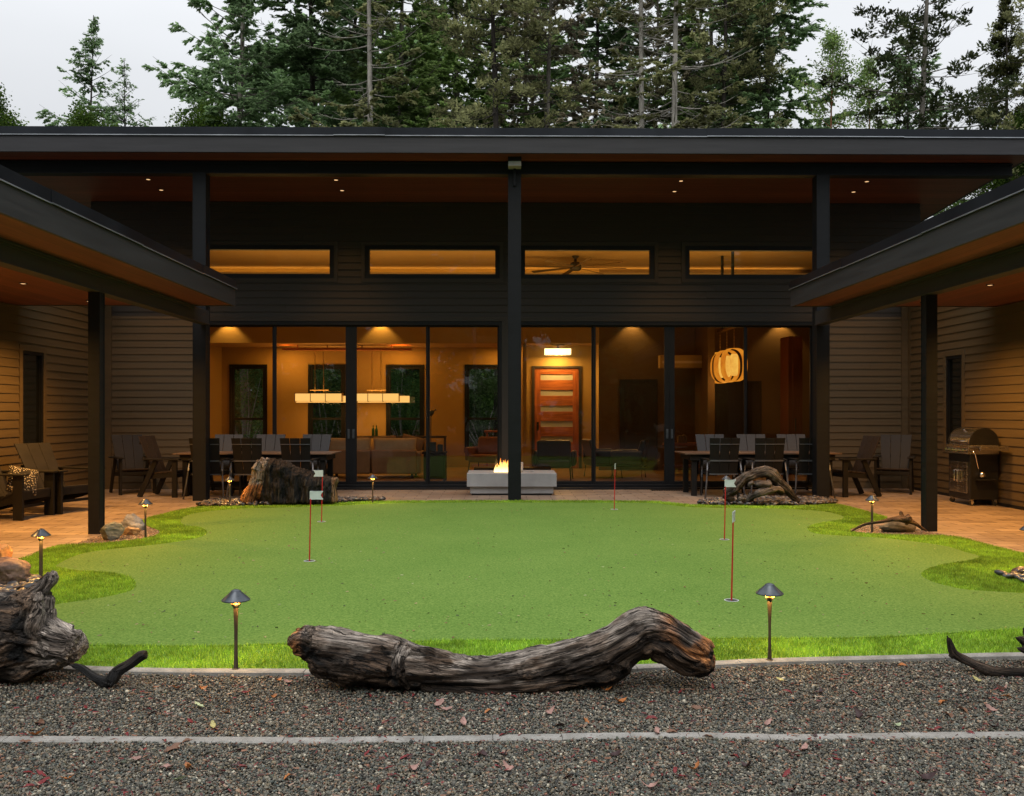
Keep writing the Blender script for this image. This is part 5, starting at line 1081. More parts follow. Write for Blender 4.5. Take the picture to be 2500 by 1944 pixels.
# rocks
def rock(name, c, size, rz, seed, cols, lb, npl=9, cat='boulder'):
    rs = np.random.RandomState(seed); bm = bmesh.new(); bmesh.ops.create_icosphere(bm, subdivisions=5, radius=1); V = np.array([v.co[:] for v in bm.verts])
    for k in range(npl):
        d = rs.normal(0, 1, 3); d /= np.linalg.norm(d); h = rs.uniform(.55, .85); q = V @ d; k_ = q > h; V[k_] -= d * ((q[k_] - h) * .93)[:, None]
    V += V * (fbm(V * 1.7 + seed, 4)[:, None] * .22 + fbm(V * 7 + seed, 4)[:, None] * .05); V *= np.array(size) / 2
    c_, s_ = math.cos(rz), math.sin(rz); V[:, :2] = V[:, :2] @ np.array([[c_, s_], [-s_, c_]]); V[:, 2] -= V[:, 2].min() + size[2] * .12
    for v, p in zip(bm.verts, V): v.co = p
    me = bpy.data.meshes.new(name); bm.to_mesh(me); bm.free()
    m, t, b = new_mat('stone_' + name + str(seed)); v = coords(t); n1 = noise(t, v, 5, 8, .65); n2 = noise(t, coords(t, 'Object', (1, 1, 3.5), rot=(.4, .5, 0)), 9, 6); n3 = noise(t, v, 70, 4)
    cc = mixc(t, ramp(t, n1, [(.38, (0, 0, 0)), (.62, (1, 1, 1))]), cols[0], cols[1]); cc = mixc(t, 1.0, cc, ramp(t, n2, [(.3, (.6, .6, .6)), (.7, (1.3, 1.3, 1.3))]), 'MULTIPLY'); cc = mixc(t, 1.0, cc, ramp(t, n3, [(.3, (.8, .8, .8)), (.7, (1.15, 1.15, 1.15))]), 'MULTIPLY')
    t.links.new(cc, b.inputs['Base Color']); b.inputs['Roughness'].default_value = .7; bp_ = bump(t, b, n2, .6, .01); bump(t, b, n3, .5, .003, bp_)
    o = obj(name, me, m, None, smooth='auto'); o.location = c; return tag(o, lb, cat)
def gr3(u, v, dz=0): x, y = G(u, v); return (x, y, dz)
rock('boulder', gr3(272, 1320), (.30, .26, .25), .3, 41, ((.13, .135, .10), (.24, .22, .17)), 'dark greenish boulder, the one of three touching the left porch post')
rock('boulder', gr3(321, 1296), (.34, .24, .25), -.4, 42, ((.24, .24, .22), (.38, .37, .34)), 'pale grey boulder next to the path light by the left porch post')
rock('boulder', gr3(320, 1309), (.24, .16, .14), -.3, 43, ((.30, .19, .10), (.42, .30, .18)), 'small tan rock wedged between the two grey boulders')
rock('boulder', gr3(2186, 1300), (.50, .26, .20), .1, 44, ((.075, .065, .05), (.17, .14, .10)), 'dark layered rock under the slender driftwood at the right porch post')
rock('boulder', (G(8, 1432)[0] - .02, G(8, 1432)[1], 0), (.44, .40, .27), .2, 45, ((.15, .085, .06), (.28, .17, .12)), 'rounded red brown boulder with grain at the left edge among pebbles', 4)
rock('petrified_wood', (G(-6, 1432)[0] - .03, G(8, 1432)[1] + .06, .20), (.22, .22, .24), .5, 46, ((.40, .16, .06), (.55, .30, .12)), 'rough orange chunk of petrified wood on top of the red brown boulder', 14, 'rock')
# near pebbles, each its own
rs = np.random.RandomState(77); pm_ = []
for k in range(5):
    V, Fc, c = smooth_pebbles(np.zeros(1), np.zeros(1), np.zeros(1), np.array([.04]), ppal[[k]] * 1.2, 100 + k); pm_.append(np_mesh('pebble', V, Fc, c))
def pebbles(uvs, lab, grp, s0=1.0):
    for i, (u, v, s) in enumerate(uvs):
        x, y = G(u, v); o = obj('pebble', pm_[i % 5], pmat if not pm_[i % 5].materials else None, None, smooth=True); o.location = (x, y, .03 + rs.uniform(0, .02)); o.rotation_euler = (rs.uniform(-.3, .3), rs.uniform(-.3, .3), rs.uniform(0, 6)); o.scale = (s * s0,) * 3; tag(o, lab, 'pebble', grp)
pebbles([(u, v, rs.uniform(.75, 1.25)) for (u, v) in [(3, 1438), (16, 1446), (30, 1440), (44, 1447), (57, 1438), (71, 1446), (25, 1452), (8, 1455), (52, 1456), (66, 1430), (82, 1434), (38, 1429), (80, 1424), (93, 1428), (40, 1462), (20, 1462), (5, 1466), (60, 1464), (78, 1456), (-8, 1448), (-14, 1460), (95, 1440), (54, 1424), (70, 1420)]],
        'dark river pebble heaped behind the big left stump, below the red brown boulder', 'river pebbles behind the left stump', 1.25)
pebbles([(u, v, rs.uniform(.75, 1.2)) for (u, v) in [(2446, 1411), (2459, 1414), (2466, 1419), (2474, 1408), (2478, 1417), (2488, 1412), (2486, 1424), (2494, 1420), (2498, 1408), (2505, 1416), (2510, 1424), (2515, 1410), (2522, 1418), (2480, 1404), (2492, 1402), (2530, 1412), (2508, 1402), (2498, 1430)]],
        'dark river pebble in the small bed within the turf at the right edge', 'river pebbles at the right edge', 1.15)
# ============================================================ LEAVES AND TWIGS ON THE GRAVEL
def leaf_mesh(seed, L, W, c, maple=False):
    rs = np.random.RandomState(seed); n = 9; V = []; Fc = []
    curl = rs.uniform(-.5, .9)
    for i in range(n):
        f = i / (n - 1); w_ = W * math.sin(PI * min(1, f * .97 + .03)) ** .8 * (1 + .15 * rs.randn()) / 2; x = L * (f - .5); zc_ = curl * L * (f - .5) ** 2 * 2
        for s in (-1, 0, 1): V.append((x, s * w_, zc_ + abs(s) * w_ * rs.uniform(.15, .7)))
    for i in range(n - 1):
        for j in range(2): a = i * 3 + j; Fc.append((a, a + 1, a + 4, a + 3))
    V = np.array(V); cols = np.array(c)[None] * rs.uniform(.7, 1.25, (len(V), 1)); return np_mesh('leaf', V, np.array(Fc), cols)
lmat = tint_mat('fallen_leaf', .5, .15, spec=.4)
LC_ = dict(red=(.20, .02, .022), dark=(.055, .025, .025), pink=(.42, .24, .20), orange=(.42, .15, .04), yellow=(.50, .44, .17), green=(.40, .47, .28), brown=(.20, .10, .06))
leaves = [('red', 1660, 1695), ('pink', 1360, 1700, ), ('orange', 1480, 1692), ('orange', 665, 1708), ('pink', 705, 1671), ('red', 1010, 1700), ('red', 1740, 1682), ('pink', 1722, 1735), ('dark', 1368, 1776), ('pink', 1245, 1885), ('red', 952, 1880), ('red', 1120, 1740), ('pink', 1340, 1747), ('green', 485, 1730), ('dark', 372, 1748), ('orange', 432, 1686), ('pink', 408, 1750), ('yellow', 520, 1778), ('red', 465, 1768), ('red', 105, 1915), ('red', 70, 1925), ('red', 210, 1733), ('green', 438, 1910),
          ('pink', 415, 1880), ('red', 545, 1890), ('red', 590, 1880), ('red', 310, 1797), ('orange', 555, 1745), ('pink', 1873, 1772), ('yellow', 1905, 1665), ('red', 2110, 1740), ('pink', 2420, 1737), ('red', 2290, 1783), ('red', 2270, 1788), ('dark', 1990, 1803), ('pink', 1965, 1835), ('red', 2045, 1862), ('yellow', 2385, 1665), ('red', 2295, 1680), ('red', 2435, 1688), ('orange', 2458, 1705), ('red', 1925, 1693), ('dark', 2005, 1697), ('red', 2085, 1695), ('green', 2188, 1778), ('dark', 2100, 1755), ('red', 1450, 1865), ('pink', 1930, 1845), ('red', 1920, 1897), ('pink', 330, 1860), ('red', 900, 1700), ('dark', 1515, 1700), ('red', 1590, 1720), ('pink', 1130, 1772), ('red', 190, 1690), ('orange', 2200, 1628), ('red', 1250, 1705)]
rl_ = random.Random(12)
for k in range(70):
    v = rl_.uniform(1665, 1935); u = rl_.uniform(20, 2480)
    if 700 < u < 1760 and v < 1720: continue
    leaves.append((rl_.choice(['red', 'red', 'red', 'pink', 'dark', 'brown', 'orange']), u, v))
adj = dict(red='small deep red fallen leaf', dark='curled dark purple fallen leaf', pink='pale pink brown fallen leaf', orange='orange fallen leaf', yellow='pale yellow fallen leaf', green='pale green fallen leaf', brown='brown fallen leaf')
def where(u, v):
    h = 'left' if u < 640 else ('centre left' if u < 1100 else ('centre' if u < 1500 else ('centre right' if u < 1950 else 'right')))
    return ('beyond' if v < 1795 else 'in front of') + ' the edging strip, ' + h
lm = {}
for i, (k, u, v) in enumerate(leaves):
    key = (k, i % 3)
    if key not in lm: lm[key] = leaf_mesh(i + 50, *((.062, .026) if k not in ('red',) else (.055, .015)), LC_[k])
    o = obj('fallen_leaf', lm[key], lmat if not lm[key].materials else None, None, smooth=True); x, y = G(u, v, GZ); s = random.uniform(.75, 1.3)
    o.location = (x, y, GZ + .012); o.rotation_euler = (random.uniform(-.5, .5), random.uniform(-.35, .35), random.uniform(0, 6.28)); o.scale = (s, s, s)
    w_ = where(u, v); tag(o, adj[k] + ' ' + w_, 'leaf', k + ' leaves ' + w_)
# specks blown on to the green
rs = np.random.RandomState(92); n = 1300; y = 5.6 + 8.2 * rs.uniform(0, 1, n) ** 1.2; x = rs.uniform(-1, 1, n) * .6 * y; k = inside(INN, x, y); x, y = x[k], y[k]; n = len(x); a = rs.uniform(0, PI, n); l = rs.uniform(.008, .026, n); wd = rs.uniform(.0015, .0045, n)
V = np.zeros((n, 4, 3)); dx, dy = np.cos(a) * l, np.sin(a) * l; nx, ny = -np.sin(a) * wd, np.cos(a) * wd
for i, (p, q) in enumerate(((-1, -1), (1, -1), (1, 1), (-1, 1))): V[:, i] = np.stack([x + dx * p / 2 + nx * q, y + dy * p / 2 + ny * q, np.full(n, .018) + .004 * (q + 1) * rs.uniform(0, 1, n)], 1)
cl_ = np.array([(.25, .14, .06), (.38, .30, .14), (.07, .09, .03), (.30, .36, .14)])[rs.choice(4, n)] * rs.uniform(.6, 1.2, (n, 1)); tag(obj('turf_litter', np_mesh('turf_litter', V.reshape(-1, 3), np.arange(4 * n).reshape(n, 4), np.repeat(cl_, 4, 0)), lmat), 'tiny brown and dark specks of litter on the green', 'litter', kind='stuff')
# fine litter of needles and bark
rs = np.random.RandomState(91); n = 3600; y = rs.uniform(3.2, 5.2, n); x = rs.uniform(-1, 1, n) * .6 * y; k = ~inside(OUT, x, y); x, y = x[k], y[k]; n = len(x); a = rs.uniform(0, PI, n); l = rs.uniform(.008, .030, n); wd = rs.uniform(.001, .0035, n)
V = np.zeros((n, 4, 3)); dx, dy = np.cos(a) * l, np.sin(a) * l; nx, ny = -np.sin(a) * wd, np.cos(a) * wd; z0 = GZ + .010 + rs.uniform(-.002, .003, n)
for i, (p, q) in enumerate(((-1, -1), (1, -1), (1, 1), (-1, 1))): V[:, i] = np.stack([x + dx * p / 2 + nx * q, y + dy * p / 2 + ny * q, z0 + .004 * p * rs.uniform(-1, 1, n)], 1)
cl_ = np.array([(.22, .03, .03), (.30, .14, .08), (.38, .25, .18), (.10, .03, .03)])[rs.choice(4, n)] * rs.uniform(.6, 1.2, (n, 1)); tag(obj('leaf_litter', np_mesh('leaf_litter', V.reshape(-1, 3), np.arange(4 * n).reshape(n, 4), np.repeat(cl_, 4, 0)), lmat), 'fine red and brown leaf litter over the gravel', 'leaf litter', kind='stuff')
# ============================================================ INSIDE THE HOUSE
Y_ = 19.6
def bxs(u0, u1, v0, v1, Y, d): return (XU(u0, Y), XU(u1, Y), Y, Y + d, ZV(v1, Y), ZV(v0, Y))
so_ = empty('sofa', (XU(905, Y_), Y_, .012), 0, 'long tan sofa seen from behind through the left glass doors', 'sofa')
w2 = (XU(1022, Y_) - XU(798, Y_)) / 2
m_ = MB(); m_.box(-w2, -.012, 0, .22, .10, .62).box(.012, w2, 0, .22, .10, .62).box(-w2, w2, .22, .95, .10, .40); m_.build('frame', M['sofa_base'], so_, bevel=.03)
for s in (-1, 1): m_ = MB(); m_.box(s * w2 - .1, s * w2 + .1, .05, .95, .10, .58); m_.build('arm', M['sofa_base'], so_, bevel=.04)
for k in range(2):
    c = cushion('back_cushion', M['sofa'], w2 - .03, .36, .2, so_); c.location = ((k - .5) * w2, .22, .70)
for x_, r_ in ((-.35, .1), (.25, -.08), (w2 - .15, .25)): c = cushion('loose_cushion', M['cushion'], .5, .40, .16, so_); c.location = (x_, .52, .72); c.rotation_euler = (R(-15), r_, 0)
for sx_ in (-1, 1):
    for y in (.06, .88): m_ = MB(); m_.box(sx_ * (w2 - .1) - .025, sx_ * (w2 - .1) + .025, y - .025, y + .025, 0, .10); m_.build('leg', M['door_dark'], so_)
# two long box chandeliers on rods below a live-edge slab
SHADE = emit('amber_shade', (1, .56, .15), 1.12); CRY = emit('crystal_glow', (1, .74, .34), 3.2); 
def mica(name, c, s):
    m, t, b = new_mat(name); b.inputs['Base Color'].default_value = (.02, .01, .003, 1); b.inputs['Roughness'].default_value = .7; n = noise(t, coords(t), 4, 3); t.links.new(ramp(t, n, [(.3, (c[0] * .8, c[1] * .6, c[2] * .5)), (.6, c)]), b.inputs['Emission Color']); b.inputs['Emission Strength'].default_value = s; return m
MICA = mica('mica_shade', (1, .34, .025), .72); MICA2 = mica('mica_inner', (1, .54, .09), 1.0)
sl = MB(); rr = random.Random(9); x0, x1 = XU(690, 23.1), XU(1005, 23.1); n = 26; vs = []
for i in range(n + 1):
    x = x0 + (x1 - x0) * i / n; w_ = .16 * (math.sin(PI * min(max(i / n, .04), .96))) ** .4; a, b_ = rr.uniform(-.02, .02), rr.uniform(-.02, .02); h0 = ZV(856, 23.1)
    vs += [(x, 23.1 - w_ + a, h0), (x, 23.1 + w_ + b_, h0), (x, 23.1 + w_ + b_, h0 + .05), (x, 23.1 - w_ + a, h0 + .05)]
sl.add(vs, [(i * 4 + j, i * 4 + (j + 1) % 4, i * 4 + 4 + (j + 1) % 4, i * 4 + 4 + j) for i in range(n) for j in range(4)] + [(0, 1, 2, 3), (n * 4 + 3, n * 4 + 2, n * 4 + 1, n * 4)])
for i in (3, 9, 16, 22): x = x0 + (x1 - x0) * i / n; sl.tube([(x, 23.1, h0 + .045), (x, 23.1, LC - .001)], .012, 6)
tag(sl.build('ceiling_slab', M['cherry']), 'live edge wood slab fixed under the ceiling above the two long chandeliers', 'wooden slab')
def chandelier(u0, u1, rods, lb, off):
    Y = 23.1; t = empty('chandelier', (XU((u0 + u1) / 2, Y), Y, 0), 0, lb, 'chandelier', 'long glowing box chandeliers'); L = (XU(u1, Y) - XU(u0, Y)) / 2; z0, z1 = ZV(980, Y), ZV(961, Y)
    m_ = MB(); m_.box(-L, L, -.09, .09, z0, z1); m_.build('shade', SHADE, t)
    m_ = MB(); m_.box(-L + off - .02, L + off + .12, .11, .2, z0 - .03, z1 - .06); m_.build('rear_shade', SHADE, t)
    m_ = MB()
    for f in (-1, -.34, .3, 1): m_.box(f * L - .008, f * L + .008, -.1, .1, z0 - .015, z1 + .015)
    for z in (z0, z1): m_.box(-L, L, -.098, -.09, z - .005, z + .005)
    m_.build('frame', M['brass'], t)
    zt = ZV(953, Y); m_ = MB(); xr = [XU(u, Y) - t.location.x for u in rods]; m_.box(min(xr) - .13, max(xr) + .13, -.02, .02, zt - .012, zt + .012)
    for x in xr: m_.tube([(x, 0, z1), (x, 0, ZV(857, Y))], .008, 8)
    m_.build('rod', M['brass'], t); lamp('AREA', (0, 0, z0 - .05), 12, WARM, .6, t); lamp('AREA', (0, 0, z1 + .05), 8, WARM, .6, t, rot=(PI, 0, 0)); return t
chandelier(722, 836, (769, 790), 'glowing box chandelier on two rods left of the doors\' meeting stiles', 0)
chandelier(862, 975, (908, 930), 'glowing box chandelier on two rods right of the doors\' meeting stiles', .12)
t = empty('ceiling_light', (XU(1362, 22.75), 22.75, 0), 0, 'sparkling rectangular crystal ceiling light above the red entry door', 'ceiling light')
m_ = MB(); m_.box(-.16, .16, -.1, .1, LC - .04, LC - .001).tube([(0, 0, LC - .04), (0, 0, LC - .12)], .02, 8); m_.build('canopy', M['chrome'], t)
m_ = MB(); rr = random.Random(2)
for k in range(22):
    for y in (-.16, .16): m_.box(-.33 + k * .03, -.33 + k * .03 + .02, y - .008, y + .008, LC - .27 + rr.uniform(0, .01), LC - .12)
m_.build('crystal', CRY, t); m_ = MB(); m_.box(-.34, .34, -.17, .17, LC - .12, LC - .105); m_.build('frame', M['chrome'], t); lamp('AREA', (0, 0, LC - .29), 26, WARM2, .5, t); lamp('POINT', (0, 0, LC - .2), 9, WARM2, .1, t)
# three mica hoop pendants
t = empty('pendant_cluster', (5.14, 20.5, 0), R(0), 'three overlapping amber hoop pendants on chains behind the right glass doors', 'pendant lamp')
m_ = MB(); m_.box(-.06, .06, -.85, .75, 3.33, 3.37); m_.build('canopy', M['brass'], t)
m_ = MB()
for dy in (-.5, .45): m_.tube([(0, dy, 3.36), (0, dy, zc(20.5 + dy))], .035, 8)
m_.build('ceiling_tube', M['black_enamel'], t)
for k, dy in enumerate((.66, .02, -.62)):
    z = 2.50; s_ = 1.0; hoop = MB(); n = 40; vs = []; rw_, rh, dp = .31, .37, .08; an = R(24)
    for i in range(n):
        a = 2 * PI * i / n; ca, sa = math.cos(a), math.sin(a); e = .5; x = rw_ * (abs(ca) ** .8) * (1 if ca > 0 else -1); zz_ = rh * (abs(sa) ** .8) * (1 if sa > 0 else -1)
        for d in (-dp, dp): vs.append((x * math.cos(an) - d * math.sin(an), dy + x * math.sin(an) + d * math.cos(an), z + zz_))
    hoop.add(vs, [(2 * i, 2 * ((i + 1) % n), 2 * ((i + 1) % n) + 1, 2 * i + 1) for i in range(n)]); h = hoop.build('hoop_shade', MICA, t, smooth=True); sm_ = h.modifiers.new('t', 'SOLIDIFY'); sm_.thickness = .012
    ih = MB(); ih.lathe([(.06, -.24), (.085, -.2), (.09, 0), (.085, .2), (.06, .24)], (0, dy, z), 20); ih.build('inner_shade', MICA2, t, smooth=True)
    c = MB(); zt_ = z + .36
    for q in range(int((3.33 - zt_) / .035)): c.tube([(0, dy, zt_ + q * .035), (0.0, dy, zt_ + q * .035 + .028)], .009 if q % 2 else .006, 6)
    c.build('chain', M['brass'], t)
lamp('POINT', (0, 0, 2.1), 14, WARM, .2, t)
# fan
t = empty('ceiling_fan', (XU(1405, 21), 21, 0), 0, 'large eight bladed ceiling fan seen through the third clerestory window', 'ceiling fan')
m_ = MB(); zb_ = ZV(655, 21); m_.lathe([(.11, -.05), (.14, .0), (.13, .08), (.09, .14)], (0, 0, zb_), 20).tube([(0, 0, zb_ + .14), (0, 0, zc(21))], .03, 10).lathe([(.05, 0), (.09, .05)], (0, 0, zc(21) - .055), 16); m_.build('motor', M['door_dark'], t, smooth='auto')
for k in range(8):
    a = 2 * PI * k / 8 + .15; b_ = MB(); ca, sa = math.cos(a), math.sin(a); b_.add([(r_ * ca - w_ * sa, r_ * sa + w_ * ca, zb_ + .02 + w_ * .25 + dz) for dz in (0, .01) for (r_, w_) in ((.13, -.04), (1.22, -.055), (1.22, .055), (.13, .04))], [(0, 1, 2, 3), (7, 6, 5, 4), (0, 4, 5, 1), (1, 5, 6, 2), (2, 6, 7, 3), (3, 7, 4, 0)]); b_.build('blade', M['wall_in_dark'], t)
# small furniture
def boxy(name, parts, lb, cat, legs=None):
    t = empty(name, (0, 0, 0), 0, lb, cat)
    for nm, mt, b_, bv in parts: m_ = MB(); m_.box(*b_); m_.build(nm, M[mt], t, bevel=bv)
    return t
def table_like(name, u0, u1, vtop, Y, d, th, mt, lb, cat, lw=.05):
    x0, x1, z1 = XU(u0, Y), XU(u1, Y), ZV(vtop, Y); t = empty(name, ((x0 + x1) / 2, Y, .012), 0, lb, cat); h = z1 - .012; w_ = (x1 - x0) / 2
    m_ = MB(); m_.box(-w_, w_, 0, d, h - th, h); m_.build('tabletop', M[mt], t, bevel=.004)
    for sx_ in (-1, 1):
        for y in (.04, d - .04): m_ = MB(); m_.box(sx_ * (w_ - lw), sx_ * (w_ - lw) + lw * .8, y - lw / 2, y + lw / 2, 0, h - th); m_.build('leg', M[mt], t)
    return t
table_like('console_table', 868, 1088, 1065, 23.3, .42, .05, 'door_dark', 'dark console table under the back windows behind the sofa', 'console table')
for i, u in enumerate((911, 919)):
    x = XU(u, 23.45); b_ = MB(); z = ZV(1065, 23.3); b_.lathe([(.036, 0), (.038, .01), (.038, .15), (.03, .19), (.013, .22), (.013, .27), (.015, .275)], (0, 0, 0), 14); o = b_.build('bottle', M['bottle'], None, smooth='auto'); o.location = (x, 23.45, z)
    tag(o, ('left' if i == 0 else 'right') + ' dark green bottle of the pair on the console behind the sofa', 'bottle', 'pair of green bottles')
    c = MB(); c.lathe([(.015, .276), (.015, .30)], (0, 0, 0), 10); c.build('cap', M['brass'], o)
t = table_like('side_table', 1030, 1088, 1104, 18.6, .55, .04, 'poly', 'dark box side table at the right end of the sofa', 'side table')
m_ = MB(); w_ = XU(1088, 18.6) - XU(1030, 18.6); m_.box(-w_ / 2 + .03, w_ / 2 - .03, .03, .52, .05, .57); m_.build('drawer_box', M['black_enamel'], t, bevel=.005)
o = MB(); xx = XU(1062, 18.8); zz_ = ZV(1104, 18.6)
o.box(-.11, .02, -.04, .1, 0, .2).box(.05, .16, 0, .1, 0, .15); bo = o.build('ornament_boxes', M['black_enamel'], None, bevel=.01); bo.location = (xx, 18.8, zz_ + .001); tag(bo, 'small dark speaker boxes on the side table by the sofa', 'ornament')
# reading lamp
t = empty('reading_lamp', (XU(1052, 20.6), 20.6, .012), 0, 'slim reading lamp with a tilted lit head beside the sofa', 'floor lamp')
zl = ZV(1010, 20.6); m_ = MB(); m_.lathe([(.13, 0), (.13, .02), (.02, .03)], (0, 0, 0), 20).tube([(0, 0, .02), (0, 0, zl - .1), (.06, 0, zl + .02)], .01, 8); m_.build('stand', M['lamp_metal'], t)
m_ = MB(); m_.tube([(.12, 0, zl + .08), (.03, 0, zl + .02), (-.08, 0, zl - .05)], [.03, .055, .06], 14); m_.build('head', M['lamp_metal'], t); m_ = MB(); m_.tube([(-.081, 0, zl - .051), (-.09, 0, zl - .056)], .05, 14); m_.build('bulb', emit('reading_bulb', (1, .85, .6), 6), t)
# brown tub chair by window 4
def armchair(name, mt, lb, x, y, rz, grp=None, low=False):
    t = empty(name, (x, y, .012), rz, lb, 'armchair', grp)
    m_ = MB(); m_.box(-.36, .36, -.35, .35, .26, .44); m_.build('seat', M[mt], t, bevel=.04)
    m_ = MB(); m_.add([(x_, y_, z_) for (y_, z_) in ((-.30, .40), (-.42, .84), (-.30, .86), (-.16, .42)) for x_ in (-.36, .36)], [(0, 1, 3, 2), (2, 3, 5, 4), (4, 5, 7, 6), (6, 7, 1, 0), (0, 2, 4, 6), (7, 5, 3, 1)]); m_.build('backrest', M[mt], t, bevel=.05)
    for s in (-1, 1): m_ = MB(); m_.box(s * .40 - .05, s * .40 + .05, -.34, .34, .30, .62); m_.build('arm', M[mt], t, bevel=.04)
    for sx_ in (-1, 1):
        for sy in (-1, 1): m_ = MB(); m_.tube([(sx_ * .34, sy * .3, .27), (sx_ * .36, sy * .33, 0)], .014, 8); m_.build('leg', M['black_enamel'], t)
    return t
armchair('armchair', 'leather_brown', 'red brown leather tub chair under the fourth back window', XU(1190, 21.4), 21.4, R(160), 'interior armchairs')
armchair('armchair', 'leather_black', 'black leather armchair in front of the red entry door', XU(1355, 19.3), 19.3, R(-8), 'interior armchairs')
armchair('armchair', 'leather_black', 'black armchair turned side on, right of the red entry door', XU(1535, 19.6), 19.6, R(75), 'interior armchairs')
armchair('armchair', 'leather_black', 'black low armchair facing the side on one, next to the door mullion', XU(1472, 19.9), 19.9, R(-80), 'interior armchairs')
table_like('coffee_table', 1157, 1345, 1143, 18.6, .6, .06, 'door_dark', 'low dark coffee table behind the fire table', 'coffee table')
table_like('side_stool', 1182, 1222, 1052, 22.0, .4, .04, 'cherry', 'small red wood table beside the tub chair', 'side table')
# kitchen side
x0, x1 = XU(1612, 21.6), XU(1728, 21.6)
bp_ = MB(); bp_.box(x0, x1, 21.6, 21.9, ZV(898, 21.6), ZV(867, 21.6)); o = bp_.build('wall_box', M['wall_in'], None, bevel=.01); tag(o, 'long pale wall unit on the wall left of the hoop pendants', 'air conditioner')  # long pale box with a paler strip along its front
bp_ = MB(); bp_.box(x0 + .05, x1 - .09, 21.592, 21.599, ZV(887, 21.6), ZV(881, 21.6)); bp_.build('pale_strip', M['ledge_in'], o)
cb = empty('tall_cabinet', (XU(1942, 20.6), 20.6, .012), 0, 'tall red stained cabinet at the right end behind the glass', 'cabinet'); hh = ZV(822, 20.6); wq = (XU(1958, 20.6) - XU(1923, 20.6)) / 2
m_ = MB(); m_.box(-wq, wq, 0, .6, 0, hh); m_.build('carcass', M['cabinet'], cb, bevel=.004)
m_ = MB(); m_.box(-wq + .10, wq - .01, -.022, -.002, .1, hh - .03); m_.build('door', M['cabinet'], cb, bevel=.003); m_ = MB(); m_.box(-.02, .0, -.05, -.022, 1.0, 1.3).box(-.02, 0, -.05, -.022, .5, .8); m_.build('handle', M['black_enamel'], cb)
sb = empty('sideboard', (XU(1685, 20.4), 20.4, .012), 0, 'low red brown sideboard behind the right dining table', 'sideboard')
m_ = MB(); m_.box(-.55, .65, 0, .45, .68, .74).box(-.55, .65, 0, .45, .2, .24); m_.build('shelf', M['leather_brown'], sb, bevel=.004)
for x_ in (-.52, .58): m_ = MB(); m_.box(x_, x_ + .05, .02, .43, 0, .68); m_.build('leg', M['door_dark'], sb)
bk_ = MB(); rr = random.Random(3)
for k in range(6): bk_.box(-.1 + k * .035, -.1 + k * .035 + .026, 0, .16, 0, .14 + rr.uniform(0, .06))
o = bk_.build('books', M['wall_in_dark'], None, bevel=.002); o.location = (XU(1668, 20.5), 20.55, .012 + .741); tag(o, 'short row of books standing on the sideboard', 'books')
# ============================================================ TREES
fol = tint_mat('conifer_foliage', .8, .55, spec=.1)
def bark_mat(name, c1, c2):
    m, t, b = new_mat(name); v = coords(t, 'Object', (1, 1, .35)); n1 = noise(t, v, 7, 6, .7); n2 = noise(t, coords(t), 1.6, 4)
    c = ramp(t, n1, [(.3, c1), (.65, c2)]); c = mixc(t, 1.0, c, ramp(t, n2, [(.3, (.7, .7, .68)), (.7, (1.15, 1.15, 1.1))]), 'MULTIPLY'); t.links.new(c, b.inputs['Base Color']); b.inputs['Roughness'].default_value = .9; bump(t, b, n1, .8, .03); return m
BARK = dict(grey=bark_mat('grey_bark', (.09, .08, .068), (.22, .20, .175)), pale=bark_mat('pale_lichen_bark', (.20, .18, .16), (.48, .45, .41)), dark=bark_mat('dark_bark', (.022, .018, .015), (.06, .05, .042)), red=bark_mat('peeling_red_bark', (.25, .09, .045), (.42, .2, .11)))
def tube_np(pts, rs_, n=5):
    pts = np.asarray(pts); d = np.gradient(pts, axis=0); d /= np.linalg.norm(d, axis=1)[:, None] + 1e-9; up = np.array([0, 0, 1.]) if abs(d[0, 2]) < .9 else np.array([1., 0, 0])
    x = np.cross(d, up); x /= np.linalg.norm(x, axis=1)[:, None] + 1e-9; y = np.cross(d, x); a = np.arange(n) * 2 * PI / n
    V = pts[:, None] + (x[:, None] * np.cos(a)[None, :, None] + y[:, None] * np.sin(a)[None, :, None]) * np.asarray(rs_)[:, None, None]
    m_ = len(pts); i, k = np.meshgrid(np.arange(m_ - 1), np.arange(n), indexing='ij'); Fc = np.stack([i * n + k, i * n + (k + 1) % n, (i + 1) * n + (k + 1) % n, (i + 1) * n + k], -1).reshape(-1, 4)
    return V.reshape(-1, 3), Fc
class Acc:
    def __init__(s): s.V = []; s.F = []; s.n = 0
    def add(s, V, Fc): s.V.append(V); s.F.append(Fc + s.n); s.n += len(V)
    def mesh(s, name): return np_mesh(name, np.concatenate(s.V), np.concatenate(s.F))
